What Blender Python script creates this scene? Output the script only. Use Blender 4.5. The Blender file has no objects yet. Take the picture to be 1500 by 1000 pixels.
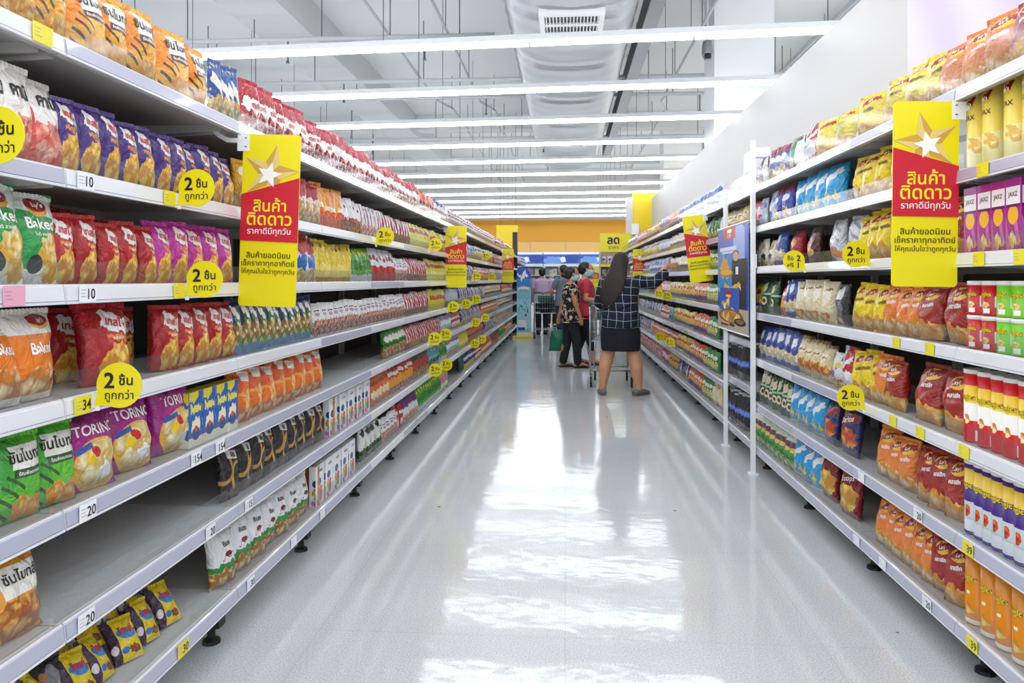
import bpy, bmesh, math, random
from mathutils import Vector, Matrix
from mathutils.geometry import tessellate_polygon, interpolate_bezier

# ------------------------------------------------------------------ camera, light, exposure
S = bpy.context.scene
COL = S.collection
F = 1100.0                      # focal length in pixels of a 1500 x 1000 frame
YAW = math.atan(78 / F)
EYE = 1.285
cam_d = bpy.data.cameras.new('camera')
cam = bpy.data.objects.new('camera', cam_d)
COL.objects.link(cam)
cam.location = (0, 0, EYE)
cam.rotation_euler = (math.pi / 2, 0, YAW)
cam_d.sensor_width = 36
cam_d.lens = F * 36 / 1500
cam_d.shift_y = -91 / 1500
cam_d.clip_start = 0.05
cam_d.clip_end = 200
S.camera = cam
S.view_settings.view_transform = 'Standard'
S.view_settings.look = 'None'
S.view_settings.gamma = 1
S.view_settings.use_curve_mapping = False
S.view_settings.exposure = 1.02
S.cycles.use_denoising = True
S.cycles.max_bounces = 6
S.cycles.transparent_max_bounces = 16
S.cycles.sample_clamp_indirect = 6
S.cycles.caustics_reflective = False
S.cycles.caustics_refractive = False
W = bpy.data.worlds.new('store_light')
S.world = W
W.use_nodes = True
W.node_tree.nodes['Background'].inputs[0].default_value = (0.93, 0.97, 1.0, 1)
W.node_tree.nodes['Background'].inputs[1].default_value = 0.82
LAMP_POWER = 7.6

rnd = random.Random(7)
T = math.tan(YAW); CT = math.cos(YAW); ST = math.sin(YAW)

def y_at(px, X):
    """distance along the aisle at which the plane x = X is seen at picture column px"""
    k = (px - 750) / F - T
    return X * ((1 + T * T) / k + T)

def at(px, py, c):
    """point seen at a picture position at depth c in front of the camera"""
    r = (px - 750) / F * c
    return Vector((r * CT - c * ST, r * ST + c * CT, EYE + (409 - py) / F * c))

def floor_at(px, py):
    return at(px, py, F * EYE / (py - 409))

# ------------------------------------------------------------------ materials
def lin(h):
    if not isinstance(h, str):
        return tuple(h) + (1,) if len(h) == 3 else h
    v = [int(h[i:i + 2], 16) / 255 for i in (0, 2, 4)]
    return tuple(c / 12.92 if c < .04045 else ((c + .055) / 1.055) ** 2.4 for c in v) + (1,)

MATS = {}
def mat(name, col='808080', rough=.5, metal=0, emit=None, spec=.5, coat=0, bump=None):
    if name in MATS:
        return MATS[name]
    m = bpy.data.materials.new(name)
    m.use_nodes = True
    b = m.node_tree.nodes['Principled BSDF']
    b.inputs['Base Color'].default_value = lin(col)
    b.inputs['Roughness'].default_value = rough
    b.inputs['Metallic'].default_value = metal
    b.inputs['Specular IOR Level'].default_value = spec
    b.inputs['Coat Weight'].default_value = coat
    if emit:
        b.inputs['Emission Color'].default_value = lin(emit[0])
        b.inputs['Emission Strength'].default_value = emit[1]
    if bump:
        nt = m.node_tree
        n = nt.nodes.new('ShaderNodeTexNoise'); n.inputs['Scale'].default_value = bump[0]
        bp = nt.nodes.new('ShaderNodeBump'); bp.inputs['Strength'].default_value = bump[1]; bp.inputs['Distance'].default_value = bump[2]
        tc = nt.nodes.new('ShaderNodeTexCoord')
        nt.links.new(tc.outputs['Object'], n.inputs['Vector'])
        nt.links.new(n.outputs['Fac'], bp.inputs['Height'])
        nt.links.new(bp.outputs['Normal'], b.inputs['Normal'])
    MATS[name] = m
    return m

def clear_mat(name, tint='FFFFFF', refl=.12, haze=.0):
    m = bpy.data.materials.new(name); m.use_nodes = True
    nt = m.node_tree; nt.nodes.clear()
    out = nt.nodes.new('ShaderNodeOutputMaterial')
    tr = nt.nodes.new('ShaderNodeBsdfTransparent'); tr.inputs[0].default_value = lin(tint)
    gl = nt.nodes.new('ShaderNodeBsdfGlossy'); gl.inputs['Roughness'].default_value = .1
    df = nt.nodes.new('ShaderNodeBsdfDiffuse'); df.inputs[0].default_value = (.9, .9, .92, 1)
    fr = nt.nodes.new('ShaderNodeLayerWeight'); fr.inputs[0].default_value = .5
    pw = nt.nodes.new('ShaderNodeMath'); pw.operation = 'POWER'; nt.links.new(fr.outputs['Facing'], pw.inputs[0]); pw.inputs[1].default_value = 4
    ma = nt.nodes.new('ShaderNodeMath'); ma.operation = 'MULTIPLY_ADD'; nt.links.new(pw.outputs[0], ma.inputs[0]); ma.inputs[1].default_value = .22; ma.inputs[2].default_value = .018
    mx = nt.nodes.new('ShaderNodeMixShader'); mx2 = nt.nodes.new('ShaderNodeMixShader')
    nt.links.new(ma.outputs[0], mx.inputs[0]); nt.links.new(tr.outputs[0], mx.inputs[1]); nt.links.new(gl.outputs[0], mx.inputs[2])
    mx2.inputs[0].default_value = haze
    nt.links.new(mx.outputs[0], mx2.inputs[1]); nt.links.new(df.outputs[0], mx2.inputs[2])
    nt.links.new(mx2.outputs[0], out.inputs[0])
    MATS[name] = m
    return m

class NB:
    """small node helper for printed packaging: shapes laid over one another in the uv of the package"""
    def __init__(s, name, base, rough=.3, bump=.25, metal=0.0):
        s.m = bpy.data.materials.new(name); s.m.use_nodes = True
        s.nt = s.m.node_tree; s.b = s.nt.nodes['Principled BSDF']
        s.b.inputs['Roughness'].default_value = rough
        s.b.inputs['Metallic'].default_value = metal
        s.uv = s.nt.nodes.new('ShaderNodeUVMap').outputs[0]
        rgb = s.nt.nodes.new('ShaderNodeRGB'); rgb.outputs[0].default_value = lin(base)
        s.col = rgb.outputs[0]; s.warp = None
        if bump:
            n = s.nt.nodes.new('ShaderNodeTexNoise'); n.inputs['Scale'].default_value = 4; n.inputs['Detail'].default_value = 4
            n.inputs['Distortion'].default_value = 1.6
            oi = s.nt.nodes.new('ShaderNodeObjectInfo')
            ad = s.nt.nodes.new('ShaderNodeVectorMath'); ad.operation = 'ADD'
            sc = s.nt.nodes.new('ShaderNodeVectorMath'); sc.operation = 'SCALE'
            cb = s.nt.nodes.new('ShaderNodeCombineXYZ')
            s.L(oi.outputs['Random'], cb.inputs[0]); s.L(oi.outputs['Random'], cb.inputs[2])
            s.L(cb.outputs[0], sc.inputs[0]); sc.inputs['Scale'].default_value = 40
            s.L(s.uv, ad.inputs[0]); s.L(sc.outputs[0], ad.inputs[1]); s.L(ad.outputs[0], n.inputs['Vector'])
            bp = s.nt.nodes.new('ShaderNodeBump'); bp.inputs['Strength'].default_value = bump; bp.inputs['Distance'].default_value = .05
            s.b.inputs['Coat Weight'].default_value = .35; s.b.inputs['Coat Roughness'].default_value = .12
            s.L(n.outputs['Fac'], bp.inputs['Height']); s.L(bp.outputs[0], s.b.inputs['Normal'])
    def L(s, a, b): s.nt.links.new(a, b)
    def vm(s, op, a, b=None):
        n = s.nt.nodes.new('ShaderNodeVectorMath'); n.operation = op; s.L(a, n.inputs[0])
        if b is not None: n.inputs[1].default_value = b
        return n
    def warped(s):
        if s.warp is None:
            n = s.nt.nodes.new('ShaderNodeTexNoise'); n.inputs['Scale'].default_value = 7; n.inputs['Detail'].default_value = 1
            s.L(s.uv, n.inputs['Vector'])
            a = s.vm('SUBTRACT', n.outputs['Color'], (.5, .5, .5))
            sc = s.nt.nodes.new('ShaderNodeVectorMath'); sc.operation = 'SCALE'; s.L(a.outputs[0], sc.inputs[0]); sc.inputs['Scale'].default_value = .22
            ad = s.nt.nodes.new('ShaderNodeVectorMath'); ad.operation = 'ADD'; s.L(s.uv, ad.inputs[0]); s.L(sc.outputs[0], ad.inputs[1])
            s.warp = ad.outputs[0]
        return s.warp
    def local(s, cx, cy, rx, ry, rot=0, warp=False):
        n = s.nt.nodes.new('ShaderNodeMapping'); n.vector_type = 'TEXTURE'
        n.inputs['Location'].default_value = (cx, cy, 0); n.inputs['Rotation'].default_value = (0, 0, math.radians(rot)); n.inputs['Scale'].default_value = (rx, ry, 1)
        s.L(s.warped() if warp else s.uv, n.inputs['Vector'])
        f = s.vm('MULTIPLY', n.outputs[0], (1, 1, 0))
        return f.outputs[0]
    def under(s, val, lim=1.0):
        n = s.nt.nodes.new('ShaderNodeMath'); n.operation = 'LESS_THAN'; s.L(val, n.inputs[0]); n.inputs[1].default_value = lim
        return n.outputs[0]
    def mix(s, fac, c):
        n = s.nt.nodes.new('ShaderNodeMix'); n.data_type = 'RGBA'
        s.L(fac, n.inputs[0]); s.L(s.col, n.inputs[6])
        if isinstance(c, (str, tuple)): n.inputs[7].default_value = lin(c)
        else: s.L(c, n.inputs[7])
        s.col = n.outputs[2]
    def add(s, kind, c, cx=.5, cy=.5, rx=.5, ry=.1, rot=0, c2=None, k=9):
        if kind == 'ell':      # ellipse
            s.mix(s.under(s.vm('LENGTH', s.local(cx, cy, rx, ry, rot)).outputs['Value']), c)
        elif kind == 'blob':   # ragged ellipse
            s.mix(s.under(s.vm('LENGTH', s.local(cx, cy, rx, ry, rot, True)).outputs['Value']), c)
        elif kind == 'dia':
            a = s.vm('ABSOLUTE', s.local(cx, cy, rx, ry, rot)).outputs[0]
            s.mix(s.under(s.vm('DOT_PRODUCT', a, (1, 1, 0)).outputs['Value']), c)
        elif kind in ('rect', 'wrect'):
            a = s.vm('ABSOLUTE', s.local(cx, cy, rx, ry, rot, kind == 'wrect')).outputs[0]
            x = s.nt.nodes.new('ShaderNodeSeparateXYZ'); s.L(a, x.inputs[0])
            n = s.nt.nodes.new('ShaderNodeMath'); n.operation = 'MAXIMUM'; s.L(x.outputs[0], n.inputs[0]); s.L(x.outputs[1], n.inputs[1])
            s.mix(s.under(n.outputs[0]), c)
        elif kind in ('chips', 'chiprect'):  # a heap of pieces inside a ragged ellipse
            v = s.nt.nodes.new('ShaderNodeTexVoronoi'); v.inputs['Scale'].default_value = k; s.L(s.warped(), v.inputs['Vector'])
            r = s.nt.nodes.new('ShaderNodeValToRGB'); e = r.color_ramp.elements
            e[0].color = lin(c2); e[0].position = .22; e[1].color = lin(c); e[1].position = .6
            s.L(v.outputs['Distance'], r.inputs[0])
            if kind == 'chips':
                msk = s.under(s.vm('LENGTH', s.local(cx, cy, rx, ry, rot, True)).outputs['Value'])
            else:
                a = s.vm('ABSOLUTE', s.local(cx, cy, rx, ry, rot, True)).outputs[0]
                x = s.nt.nodes.new('ShaderNodeSeparateXYZ'); s.L(a, x.inputs[0])
                n = s.nt.nodes.new('ShaderNodeMath'); n.operation = 'MAXIMUM'; s.L(x.outputs[0], n.inputs[0]); s.L(x.outputs[1], n.inputs[1])
                msk = s.under(n.outputs[0])
            s.mix(msk, r.outputs[0])
        elif kind == 'ring':
            l = s.vm('LENGTH', s.local(cx, cy, rx, ry, rot)).outputs['Value']
            n = s.nt.nodes.new('ShaderNodeMath'); n.operation = 'COMPARE'; s.L(l, n.inputs[0]); n.inputs[1].default_value = .88; n.inputs[2].default_value = .1
            s.mix(n.outputs[0], c)
        elif kind == 'bits':   # scattered marks all over
            v = s.nt.nodes.new('ShaderNodeTexVoronoi'); v.inputs['Scale'].default_value = k; s.L(s.uv, v.inputs['Vector'])
            s.mix(s.under(v.outputs['Distance'], rx), c)
        elif kind == 'stripes':
            x = s.nt.nodes.new('ShaderNodeSeparateXYZ'); s.L(s.local(cx, cy, rx, ry, rot), x.inputs[0])
            n = s.nt.nodes.new('ShaderNodeMath'); n.operation = 'SINE'
            q = s.nt.nodes.new('ShaderNodeMath'); q.operation = 'MULTIPLY'; s.L(x.outputs[0], q.inputs[0]); q.inputs[1].default_value = k
            s.L(q.outputs[0], n.inputs[0])
            g = s.nt.nodes.new('ShaderNodeMath'); g.operation = 'GREATER_THAN'; s.L(n.outputs[0], g.inputs[0]); g.inputs[1].default_value = .55
            a = s.under(s.vm('LENGTH', s.local(cx, cy, rx, ry, rot)).outputs['Value'])
            w = s.nt.nodes.new('ShaderNodeMath'); w.operation = 'MULTIPLY'; s.L(g.outputs[0], w.inputs[0]); s.L(a, w.inputs[1])
            s.mix(w.outputs[0], c)
    def done(s):
        s.L(s.col, s.b.inputs['Base Color'])
        return s.m

# ------------------------------------------------------------------ mesh building
class MB:
    def __init__(s): s.v = []; s.f = []; s.m = []; s.uv = {}
    def face(s, idx, m=0, uv=None):
        s.f.append(tuple(idx)); s.m.append(m)
        if uv: s.uv[len(s.f) - 1] = uv
    def box(s, a, b, m=0, M=None):
        n = len(s.v)
        for x in (a[0], b[0]):
            for y in (a[1], b[1]):
                for z in (a[2], b[2]):
                    p = Vector((x, y, z)); s.v.append(M @ p if M else p)
        for q in ((0, 1, 3, 2), (4, 6, 7, 5), (0, 4, 5, 1), (2, 3, 7, 6), (0, 2, 6, 4), (1, 5, 7, 3)):
            s.face([n + i for i in q], m)
        return s
    def bbox(s, a, b, r=.005, m=0):
        """box with chamfered vertical and top edges"""
        n = len(s.v); x0, y0, z0 = a; x1, y1, z1 = b
        rings = [(0, z0), (0, z1 - r), (r, z1)]
        for d, z in rings:
            q = r
            s.v += [Vector(p) for p in ((x0 + q + d * .4, y0 + d, z), (x1 - q - d * .4, y0 + d, z), (x1 - d, y0 + q + d * .4, z), (x1 - d, y1 - q - d * .4, z), (x1 - q - d * .4, y1 - d, z), (x0 + q + d * .4, y1 - d, z), (x0 + d, y1 - q - d * .4, z), (x0 + d, y0 + q + d * .4, z))]
        for k in range(2):
            for i in range(8):
                j = (i + 1) % 8
                s.face([n + k * 8 + i, n + k * 8 + j, n + k * 8 + 8 + j, n + k * 8 + 8 + i], m)
        s.face([n + 16 + i for i in range(8)], m); s.face([n + 7 - i for i in range(8)], m)
        return s
    def prism(s, prof, y0, y1, m=0):
        """profile of (x, z) carried along y"""
        n = len(s.v); k = len(prof)
        for y in (y0, y1): s.v += [Vector((x, y, z)) for x, z in prof]
        for i in range(k):
            j = (i + 1) % k
            s.face([n + i, n + j, n + k + j, n + k + i], m)
        s.face([n + i for i in range(k)][::-1], m); s.face([n + k + i for i in range(k)], m)
        return s
    def tube(s, pts, r, seg=8, m=0, closed=False, cap=True):
        pts = [Vector(p) for p in pts]; n0 = len(s.v); k = len(pts)
        rr = r if isinstance(r, (list, tuple)) else [r] * k
        up = None
        for i, p in enumerate(pts):
            if closed: d = pts[(i + 1) % k] - pts[i - 1]
            else: d = pts[min(i + 1, k - 1)] - pts[max(i - 1, 0)]
            d.normalize()
            if up is None: up = Vector((0, 0, 1)) if abs(d.z) < .9 else Vector((1, 0, 0))
            a = d.cross(up)
            if a.length < 1e-4: a = d.orthogonal()
            a.normalize(); b = a.cross(d).normalized(); up = b
            q = rr[i]; qa, qb = q if isinstance(q, tuple) else (q, q)
            for j in range(seg):
                t = 2 * math.pi * j / seg
                s.v.append(p + a * math.cos(t) * qa + b * math.sin(t) * qb)
        for i in range(k if closed else k - 1):
            for j in range(seg):
                a0 = n0 + i * seg; b0 = n0 + ((i + 1) % k) * seg
                s.face([a0 + j, a0 + (j + 1) % seg, b0 + (j + 1) % seg, b0 + j], m)
        if cap and not closed:
            s.face([n0 + j for j in range(seg)][::-1], m); s.face([n0 + (k - 1) * seg + j for j in range(seg)], m)
        return s
    def lathe(s, prof, seg=24, m=0, c=(0, 0, 0), uvwrap=None):
        """profile of (r, z); uvwrap maps height to v over (z0, z1)"""
        n0 = len(s.v)
        for r, z in prof:
            for j in range(seg):
                t = 2 * math.pi * j / seg
                s.v.append(Vector((c[0] + r * math.sin(t), c[1] - r * math.cos(t), c[2] + z)))
        for i in range(len(prof) - 1):
            for j in range(seg):
                q = (j + 1) % seg
                uv = None
                if uvwrap:
                    f = lambda jj, ii: (((jj + seg / 2) % seg if False else (jj / seg + .5)), (prof[ii][1] - uvwrap[0]) / (uvwrap[1] - uvwrap[0]))
                    uv = [f(j, i), f(j + 1, i), f(j + 1, i + 1), f(j, i + 1)]
                s.face([n0 + i * seg + j, n0 + i * seg + q, n0 + (i + 1) * seg + q, n0 + (i + 1) * seg + j], m, uv)
        s.face([n0 + j for j in range(seg)][::-1], m); s.face([n0 + (len(prof) - 1) * seg + j for j in range(seg)], m)
        return s
    def poly(s, pts, th, m=0, axis='y'):
        """flat outline of (x, z) with thickness th in y"""
        n = len(s.v); k = len(pts)
        for y in (-th / 2, th / 2): s.v += [Vector((x, y, z)) for x, z in pts]
        tri = tessellate_polygon([[Vector((x, z, 0)) for x, z in pts]])
        for t in tri:
            s.face([n + i for i in t], m); s.face([n + k + i for i in t[::-1]], m)
        for i in range(k):
            j = (i + 1) % k
            s.face([n + i, n + j, n + k + j, n + k + i], m)
        return s
    def mesh(s, name, mats, smooth=False, fix=True):
        me = bpy.data.meshes.new(name)
        me.from_pydata([tuple(v) for v in s.v], [], s.f)
        for m in mats if isinstance(mats, (list, tuple)) else [mats]: me.materials.append(m)
        for p, mi in zip(me.polygons, s.m):
            p.material_index = mi; p.use_smooth = smooth if isinstance(smooth, bool) else mi in smooth
        if s.uv:
            l = me.uv_layers.new(name='UVMap').data
            for fi, uv in s.uv.items():
                for li, c in zip(me.polygons[fi].loop_indices, uv): l[li].uv = c
        if fix:
            bm = bmesh.new(); bm.from_mesh(me)
            bmesh.ops.recalc_face_normals(bm, faces=bm.faces); bm.to_mesh(me); bm.free()
        return me
    def build(s, name, mats, parent=None, loc=None, rotz=0, smooth=False, fix=True):
        return link(name, s.mesh(name, mats, smooth, fix), parent, loc, rotz)

def link(name, data, parent=None, loc=None, rotz=0):
    o = bpy.data.objects.new(name, data); COL.objects.link(o)
    if parent is not None: o.parent = parent
    if loc is not None: o.location = loc
    if rotz: o.rotation_euler = (0, 0, rotz)
    return o

def tag(o, label=None, cat=None, group=None, kind=None):
    if label: o['label'] = label
    if cat: o['category'] = cat
    if group: o['group'] = group
    if kind: o['kind'] = kind
    return o

def empty(name, loc=(0, 0, 0), rotz=0):
    o = link(name, None, None, loc, rotz); o.empty_display_size = .1
    return o

def smooth_obj(o, angle=40):
    for p in o.data.polygons: p.use_smooth = True
    o.data.set_sharp_from_angle(angle=math.radians(angle))
    return o

ORD = 'first second third fourth fifth sixth seventh eighth ninth tenth eleventh twelfth thirteenth fourteenth fifteenth sixteenth seventeenth eighteenth nineteenth'.split()
TENS = {20: 'twent', 30: 'thirt', 40: 'fort', 50: 'fift', 60: 'sixt', 70: 'sevent', 80: 'eight', 90: 'ninet'}
def ordinal(n):
    if n < 20: return ORD[n - 1]
    if n >= 100: return 'hundredth' if n == 100 else 'hundred-and-' + ordinal(n - 100)
    t, u = n // 10 * 10, n % 10
    return TENS[t] + 'ieth' if u == 0 else TENS[t] + 'y-' + ORD[u - 1]

# ------------------------------------------------------------------ lettering
_glyph = {}
def text_tris(body, size=1.0, bold=0.0, align='C'):
    """triangles of a line of lettering in (x, z), centred"""
    key = (body, bold)
    if key not in _glyph:
        c = bpy.data.curves.new('lettering', 'FONT'); c.body = body; c.size = 1; c.resolution_u = 3
        o = bpy.data.objects.new('lettering', c); COL.objects.link(o)
        dg = bpy.context.evaluated_depsgraph_get()
        cu = o.evaluated_get(dg).to_curve(dg)
        loops = []
        for sp in cu.splines:
            pts = []
            if sp.type == 'BEZIER':
                bp = sp.bezier_points; n = len(bp)
                for i in range(n):
                    a, b = bp[i], bp[(i + 1) % n]
                    if a.handle_right_type == 'VECTOR' and b.handle_left_type == 'VECTOR': pts.append(a.co.copy())
                    else: pts += interpolate_bezier(a.co, a.handle_right, b.handle_left, b.co, 4)[:-1]
            else: pts = [p.co.xyz for p in sp.points]
            out = []
            for p in pts:
                if not out or (p - out[-1]).length > 1e-4: out.append(Vector((p.x, p.y, 0)))
            if len(out) > 2 and (out[0] - out[-1]).length < 1e-4: out.pop()
            if len(out) > 2: loops.append(out)
        o.evaluated_get(dg).to_curve_clear()
        bpy.data.objects.remove(o); bpy.data.curves.remove(c)
        area = lambda q: sum(q[i].x * q[(i + 1) % len(q)].y - q[(i + 1) % len(q)].x * q[i].y for i in range(len(q))) / 2
        def inside(p, q):
            r = False
            for i in range(len(q)):
                a, b = q[i], q[i - 1]
                if (a.y > p.y) != (b.y > p.y) and p.x < (b.x - a.x) * (p.y - a.y) / (b.y - a.y) + a.x: r = not r
            return r
        big = max((abs(area(q)), area(q)) for q in loops)[1]
        outer = [q for q in loops if area(q) * big > 0]; holes = [q for q in loops if area(q) * big <= 0]
        def fat(q, sgn):
            if not bold: return q
            r = []; n = len(q)
            for i in range(n):
                a, b = q[i] - q[i - 1], q[(i + 1) % n] - q[i]
                nn = Vector((a.y, -a.x, 0)).normalized() + Vector((b.y, -b.x, 0)).normalized()
                if nn.length > 1e-5: nn.normalize()
                r.append(q[i] + nn * bold * sgn)
            return r
        sg = 1 if big > 0 else -1
        tris = []
        for q in outer:
            hs = [h for h in holes if inside(h[0], q)]
            polys = [fat(q, sg)] + [fat(h, sg) for h in hs]
            flat = [p for pl in polys for p in pl]
            for t in tessellate_polygon(polys): tris.append([(flat[i].x, flat[i].y) for i in t])
        xs = [p[0] for t in tris for p in t]; x0, x1 = min(xs), max(xs)
        _glyph[key] = ([[(x - (x0 + x1) / 2, y) for x, y in t] for t in tris], x1 - x0)
    tris, w = _glyph[key]
    return [[(x * size, y * size) for x, y in t] for t in tris], w * size

def letter(mb, body, cx, cz, size, m, surf, bold=0.0, maxw=None, rot=0, raise_=.001):
    """lay lettering on a surface: surf(x, z) gives the 3d point"""
    tris, w = text_tris(body, 1, bold)
    k = size if not maxw or w * size <= maxw else maxw / w
    ca, sa = math.cos(rot), math.sin(rot)
    for t in tris:
        n = len(mb.v)
        for x, y in t:
            x, y = x * k, (y - .35) * k
            mb.v.append(surf(cx + x * ca - y * sa, cz + x * sa + y * ca))
        mb.face((n, n + 1, n + 2), m, [(.5, .5)] * 3)
# ------------------------------------------------------------------ the setting
def floor_material():
    m = bpy.data.materials.new('polished_vinyl_floor'); m.use_nodes = True
    nt = m.node_tree; b = nt.nodes['Principled BSDF']
    tc = nt.nodes.new('ShaderNodeTexCoord')
    n1 = nt.nodes.new('ShaderNodeTexNoise'); n1.inputs['Scale'].default_value = 160; n1.inputs['Detail'].default_value = 2
    n2 = nt.nodes.new('ShaderNodeTexNoise'); n2.inputs['Scale'].default_value = 1.3; n2.inputs['Detail'].default_value = 4
    r1 = nt.nodes.new('ShaderNodeValToRGB'); e = r1.color_ramp.elements
    e[0].position = .32; e[0].color = lin('B6B9BB'); e[1].position = .52; e[1].color = lin('CFD2D5')
    x = r1.color_ramp.elements.new(.7); x.color = lin('DCDFE3')
    mx = nt.nodes.new('ShaderNodeMix'); mx.data_type = 'RGBA'; mx.blend_type = 'MULTIPLY'; mx.inputs[0].default_value = .5
    r2 = nt.nodes.new('ShaderNodeValToRGB'); e = r2.color_ramp.elements
    e[0].position = .35; e[0].color = (.86, .87, .86, 1); e[1].position = .65; e[1].color = (1, 1, 1, 1)
    for n in (n1, n2): nt.links.new(tc.outputs['Object'], n.inputs['Vector'])
    nt.links.new(n1.outputs['Fac'], r1.inputs[0]); nt.links.new(n2.outputs['Fac'], r2.inputs[0])
    nt.links.new(r1.outputs[0], mx.inputs[6]); nt.links.new(r2.outputs[0], mx.inputs[7])
    # faint joints between the sheets and a few scuffs
    br = nt.nodes.new('ShaderNodeTexBrick'); br.offset = 0
    br.inputs['Color1'].default_value = br.inputs['Color2'].default_value = (1, 1, 1, 1); br.inputs['Mortar'].default_value = (.9, .91, .91, 1)
    br.inputs['Scale'].default_value = 1; br.inputs['Mortar Size'].default_value = .0025; br.inputs['Brick Width'].default_value = .9; br.inputs['Row Height'].default_value = .9
    nt.links.new(tc.outputs['Object'], br.inputs['Vector'])
    m2 = nt.nodes.new('ShaderNodeMix'); m2.data_type = 'RGBA'; m2.blend_type = 'MULTIPLY'; m2.inputs[0].default_value = 1
    nt.links.new(mx.outputs[2], m2.inputs[6]); nt.links.new(br.outputs[0], m2.inputs[7])
    vo = nt.nodes.new('ShaderNodeTexVoronoi'); vo.inputs['Scale'].default_value = 2.2; nt.links.new(tc.outputs['Object'], vo.inputs['Vector'])
    lt = nt.nodes.new('ShaderNodeMath'); lt.operation = 'LESS_THAN'; lt.inputs[1].default_value = .022; nt.links.new(vo.outputs['Distance'], lt.inputs[0])
    m3 = nt.nodes.new('ShaderNodeMix'); m3.data_type = 'RGBA'; nt.links.new(lt.outputs[0], m3.inputs[0]); nt.links.new(m2.outputs[2], m3.inputs[6]); m3.inputs[7].default_value = lin('6E6E6A')
    nt.links.new(m3.outputs[2], b.inputs['Base Color'])
    b.inputs['Roughness'].default_value = .16
    b.inputs['Specular IOR Level'].default_value = .5
    rr = nt.nodes.new('ShaderNodeMapRange'); rr.inputs['To Min'].default_value = .06; rr.inputs['To Max'].default_value = .13
    nt.links.new(n2.outputs['Fac'], rr.inputs['Value']); nt.links.new(rr.outputs[0], b.inputs['Roughness'])
    bp = nt.nodes.new('ShaderNodeBump'); bp.inputs['Strength'].default_value = .06; bp.inputs['Distance'].default_value = .02
    n3 = nt.nodes.new('ShaderNodeTexNoise'); n3.inputs['Scale'].default_value = 9; nt.links.new(tc.outputs['Object'], n3.inputs['Vector'])
    nt.links.new(n3.outputs['Fac'], bp.inputs['Height']); nt.links.new(bp.outputs[0], b.inputs['Normal'])
    return m

white_paint = mat('white_wall_paint', 'CCC8C5', .5, bump=(60, .05, .01))
ceil_paint = mat('ceiling_paint', 'EEEFEF', .7)
beam_paint = mat('beam_paint', 'D6D7D8', .7)
steel = mat('galvanised_steel', 'B9BCC0', .35, .8)
dark_steel = mat('dark_wire', '63656A', .5, .3)
pipe_paint = mat('pipe_paint', 'BFC2C6', .5)
XW = 2.1
def struct(name, mb, m, **k):
    return tag(mb.build(name, m, **k), kind='structure')
struct('floor', MB().box((-14, -5, -.1), (14, 33, 0)), floor_material())
struct('ceiling', MB().box((-14, 5, 5.6), (14, 33, 5.75)), ceil_paint)
struct('wall_east', MB().box((XW, .2, 0), (XW + .12, 18.5, 3.27)), white_paint)
orange_paint = mat('orange_wall_paint', 'EBA41F', .5)
pale_orange = mat('pale_orange_panel', 'F6C56A', .5)
mb = MB(); mb.box((-14, 31, 0), (14, 31.2, 5.6), 0)
mb.box((-14, 30.96, 2.84), (14, 31, 3.72), 1)
for k in range(-9, 10): mb.box((k * 1.45 + .02, 30.97, 1.9), (k * 1.45 + 1.44, 31, 2.82), 2)
struct('wall_far', mb, [white_paint, orange_paint, pale_orange])
struct('wall_west', MB().box((-14, 5, 0), (-13.85, 31, 5.6)), white_paint)
yellow_paint = mat('yellow_wall_paint', 'EBCB1C', .5)
struct('wall_yellow', MB().box((1.66, 18.62, 0), (4.5, 18.8, 3.4)), yellow_paint)
struct('trim_1', MB().box((1.5, 18.6, 0), (1.655, 18.8, 3.3)), white_paint)
col_m = mat('column_paint', 'EDEEF0', .6)
c = at(1083, 300, 11.0)
struct('column_1', MB().box((c.x - .36, c.y, 0), (c.x + .5, c.y + .8, 5.6)), col_m)
c = at(1000, 300, 20.0)
struct('column_2', MB().box((c.x - .5, c.y, 0), (c.x + .5, c.y + .8, 5.6)), col_m)
c = at(297, 300, 14.5)
struct('column_3', MB().box((c.x - .62, c.y, 0), (c.x + .62, c.y + .9, 5.2)), col_m)
mb = MB()
for x0, x1 in ((-4.75, -3.9), (-10.5, -9.8), (4.4, 5.2)): mb.box((x0, 5, 5.05), (x1, 33, 5.6))
struct('trim_2', mb, beam_paint)
mb = MB()
for y in (19.5, 26.5): mb.box((-13.8, y, 5.2), (13.9, y + .5, 5.6))
struct('trim_3', mb, beam_paint)

# mural on the white wall
def mural_material():
    m = bpy.data.materials.new('mural_print'); m.use_nodes = True
    nt = m.node_tree; b = nt.nodes['Principled BSDF']; b.inputs['Roughness'].default_value = .5
    tc = nt.nodes.new('ShaderNodeTexCoord')
    w = nt.nodes.new('ShaderNodeTexWave'); w.inputs['Scale'].default_value = .5; w.inputs['Distortion'].default_value = 3; w.inputs['Detail Scale'].default_value = .6
    mp = nt.nodes.new('ShaderNodeMapping'); mp.inputs['Rotation'].default_value = (.5, 0, 0)
    nt.links.new(tc.outputs['Object'], mp.inputs[0]); 
    sw = nt.nodes.new('ShaderNodeSeparateXYZ'); nt.links.new(mp.outputs[0], sw.inputs[0])
    cb = nt.nodes.new('ShaderNodeCombineXYZ'); nt.links.new(sw.outputs[1], cb.inputs[0])
    nt.links.new(cb.outputs[0], w.inputs['Vector'])
    r = nt.nodes.new('ShaderNodeValToRGB'); e = r.color_ramp.elements
    e[0].color = lin('D3C4DE'); e[1].color = lin('DFD6E5')
    nt.links.new(w.outputs['Fac'], r.inputs[0]); nt.links.new(r.outputs[0], b.inputs['Base Color'])
    return m
o = MB().box((XW - .012, .3, 2.0), (XW - .002, y_at(1330, XW - .01), 3.26)).build('wall_mural', mural_material())
tag(o, 'pale lilac mural panel on the white wall above the crisp bags', 'mural')

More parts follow.
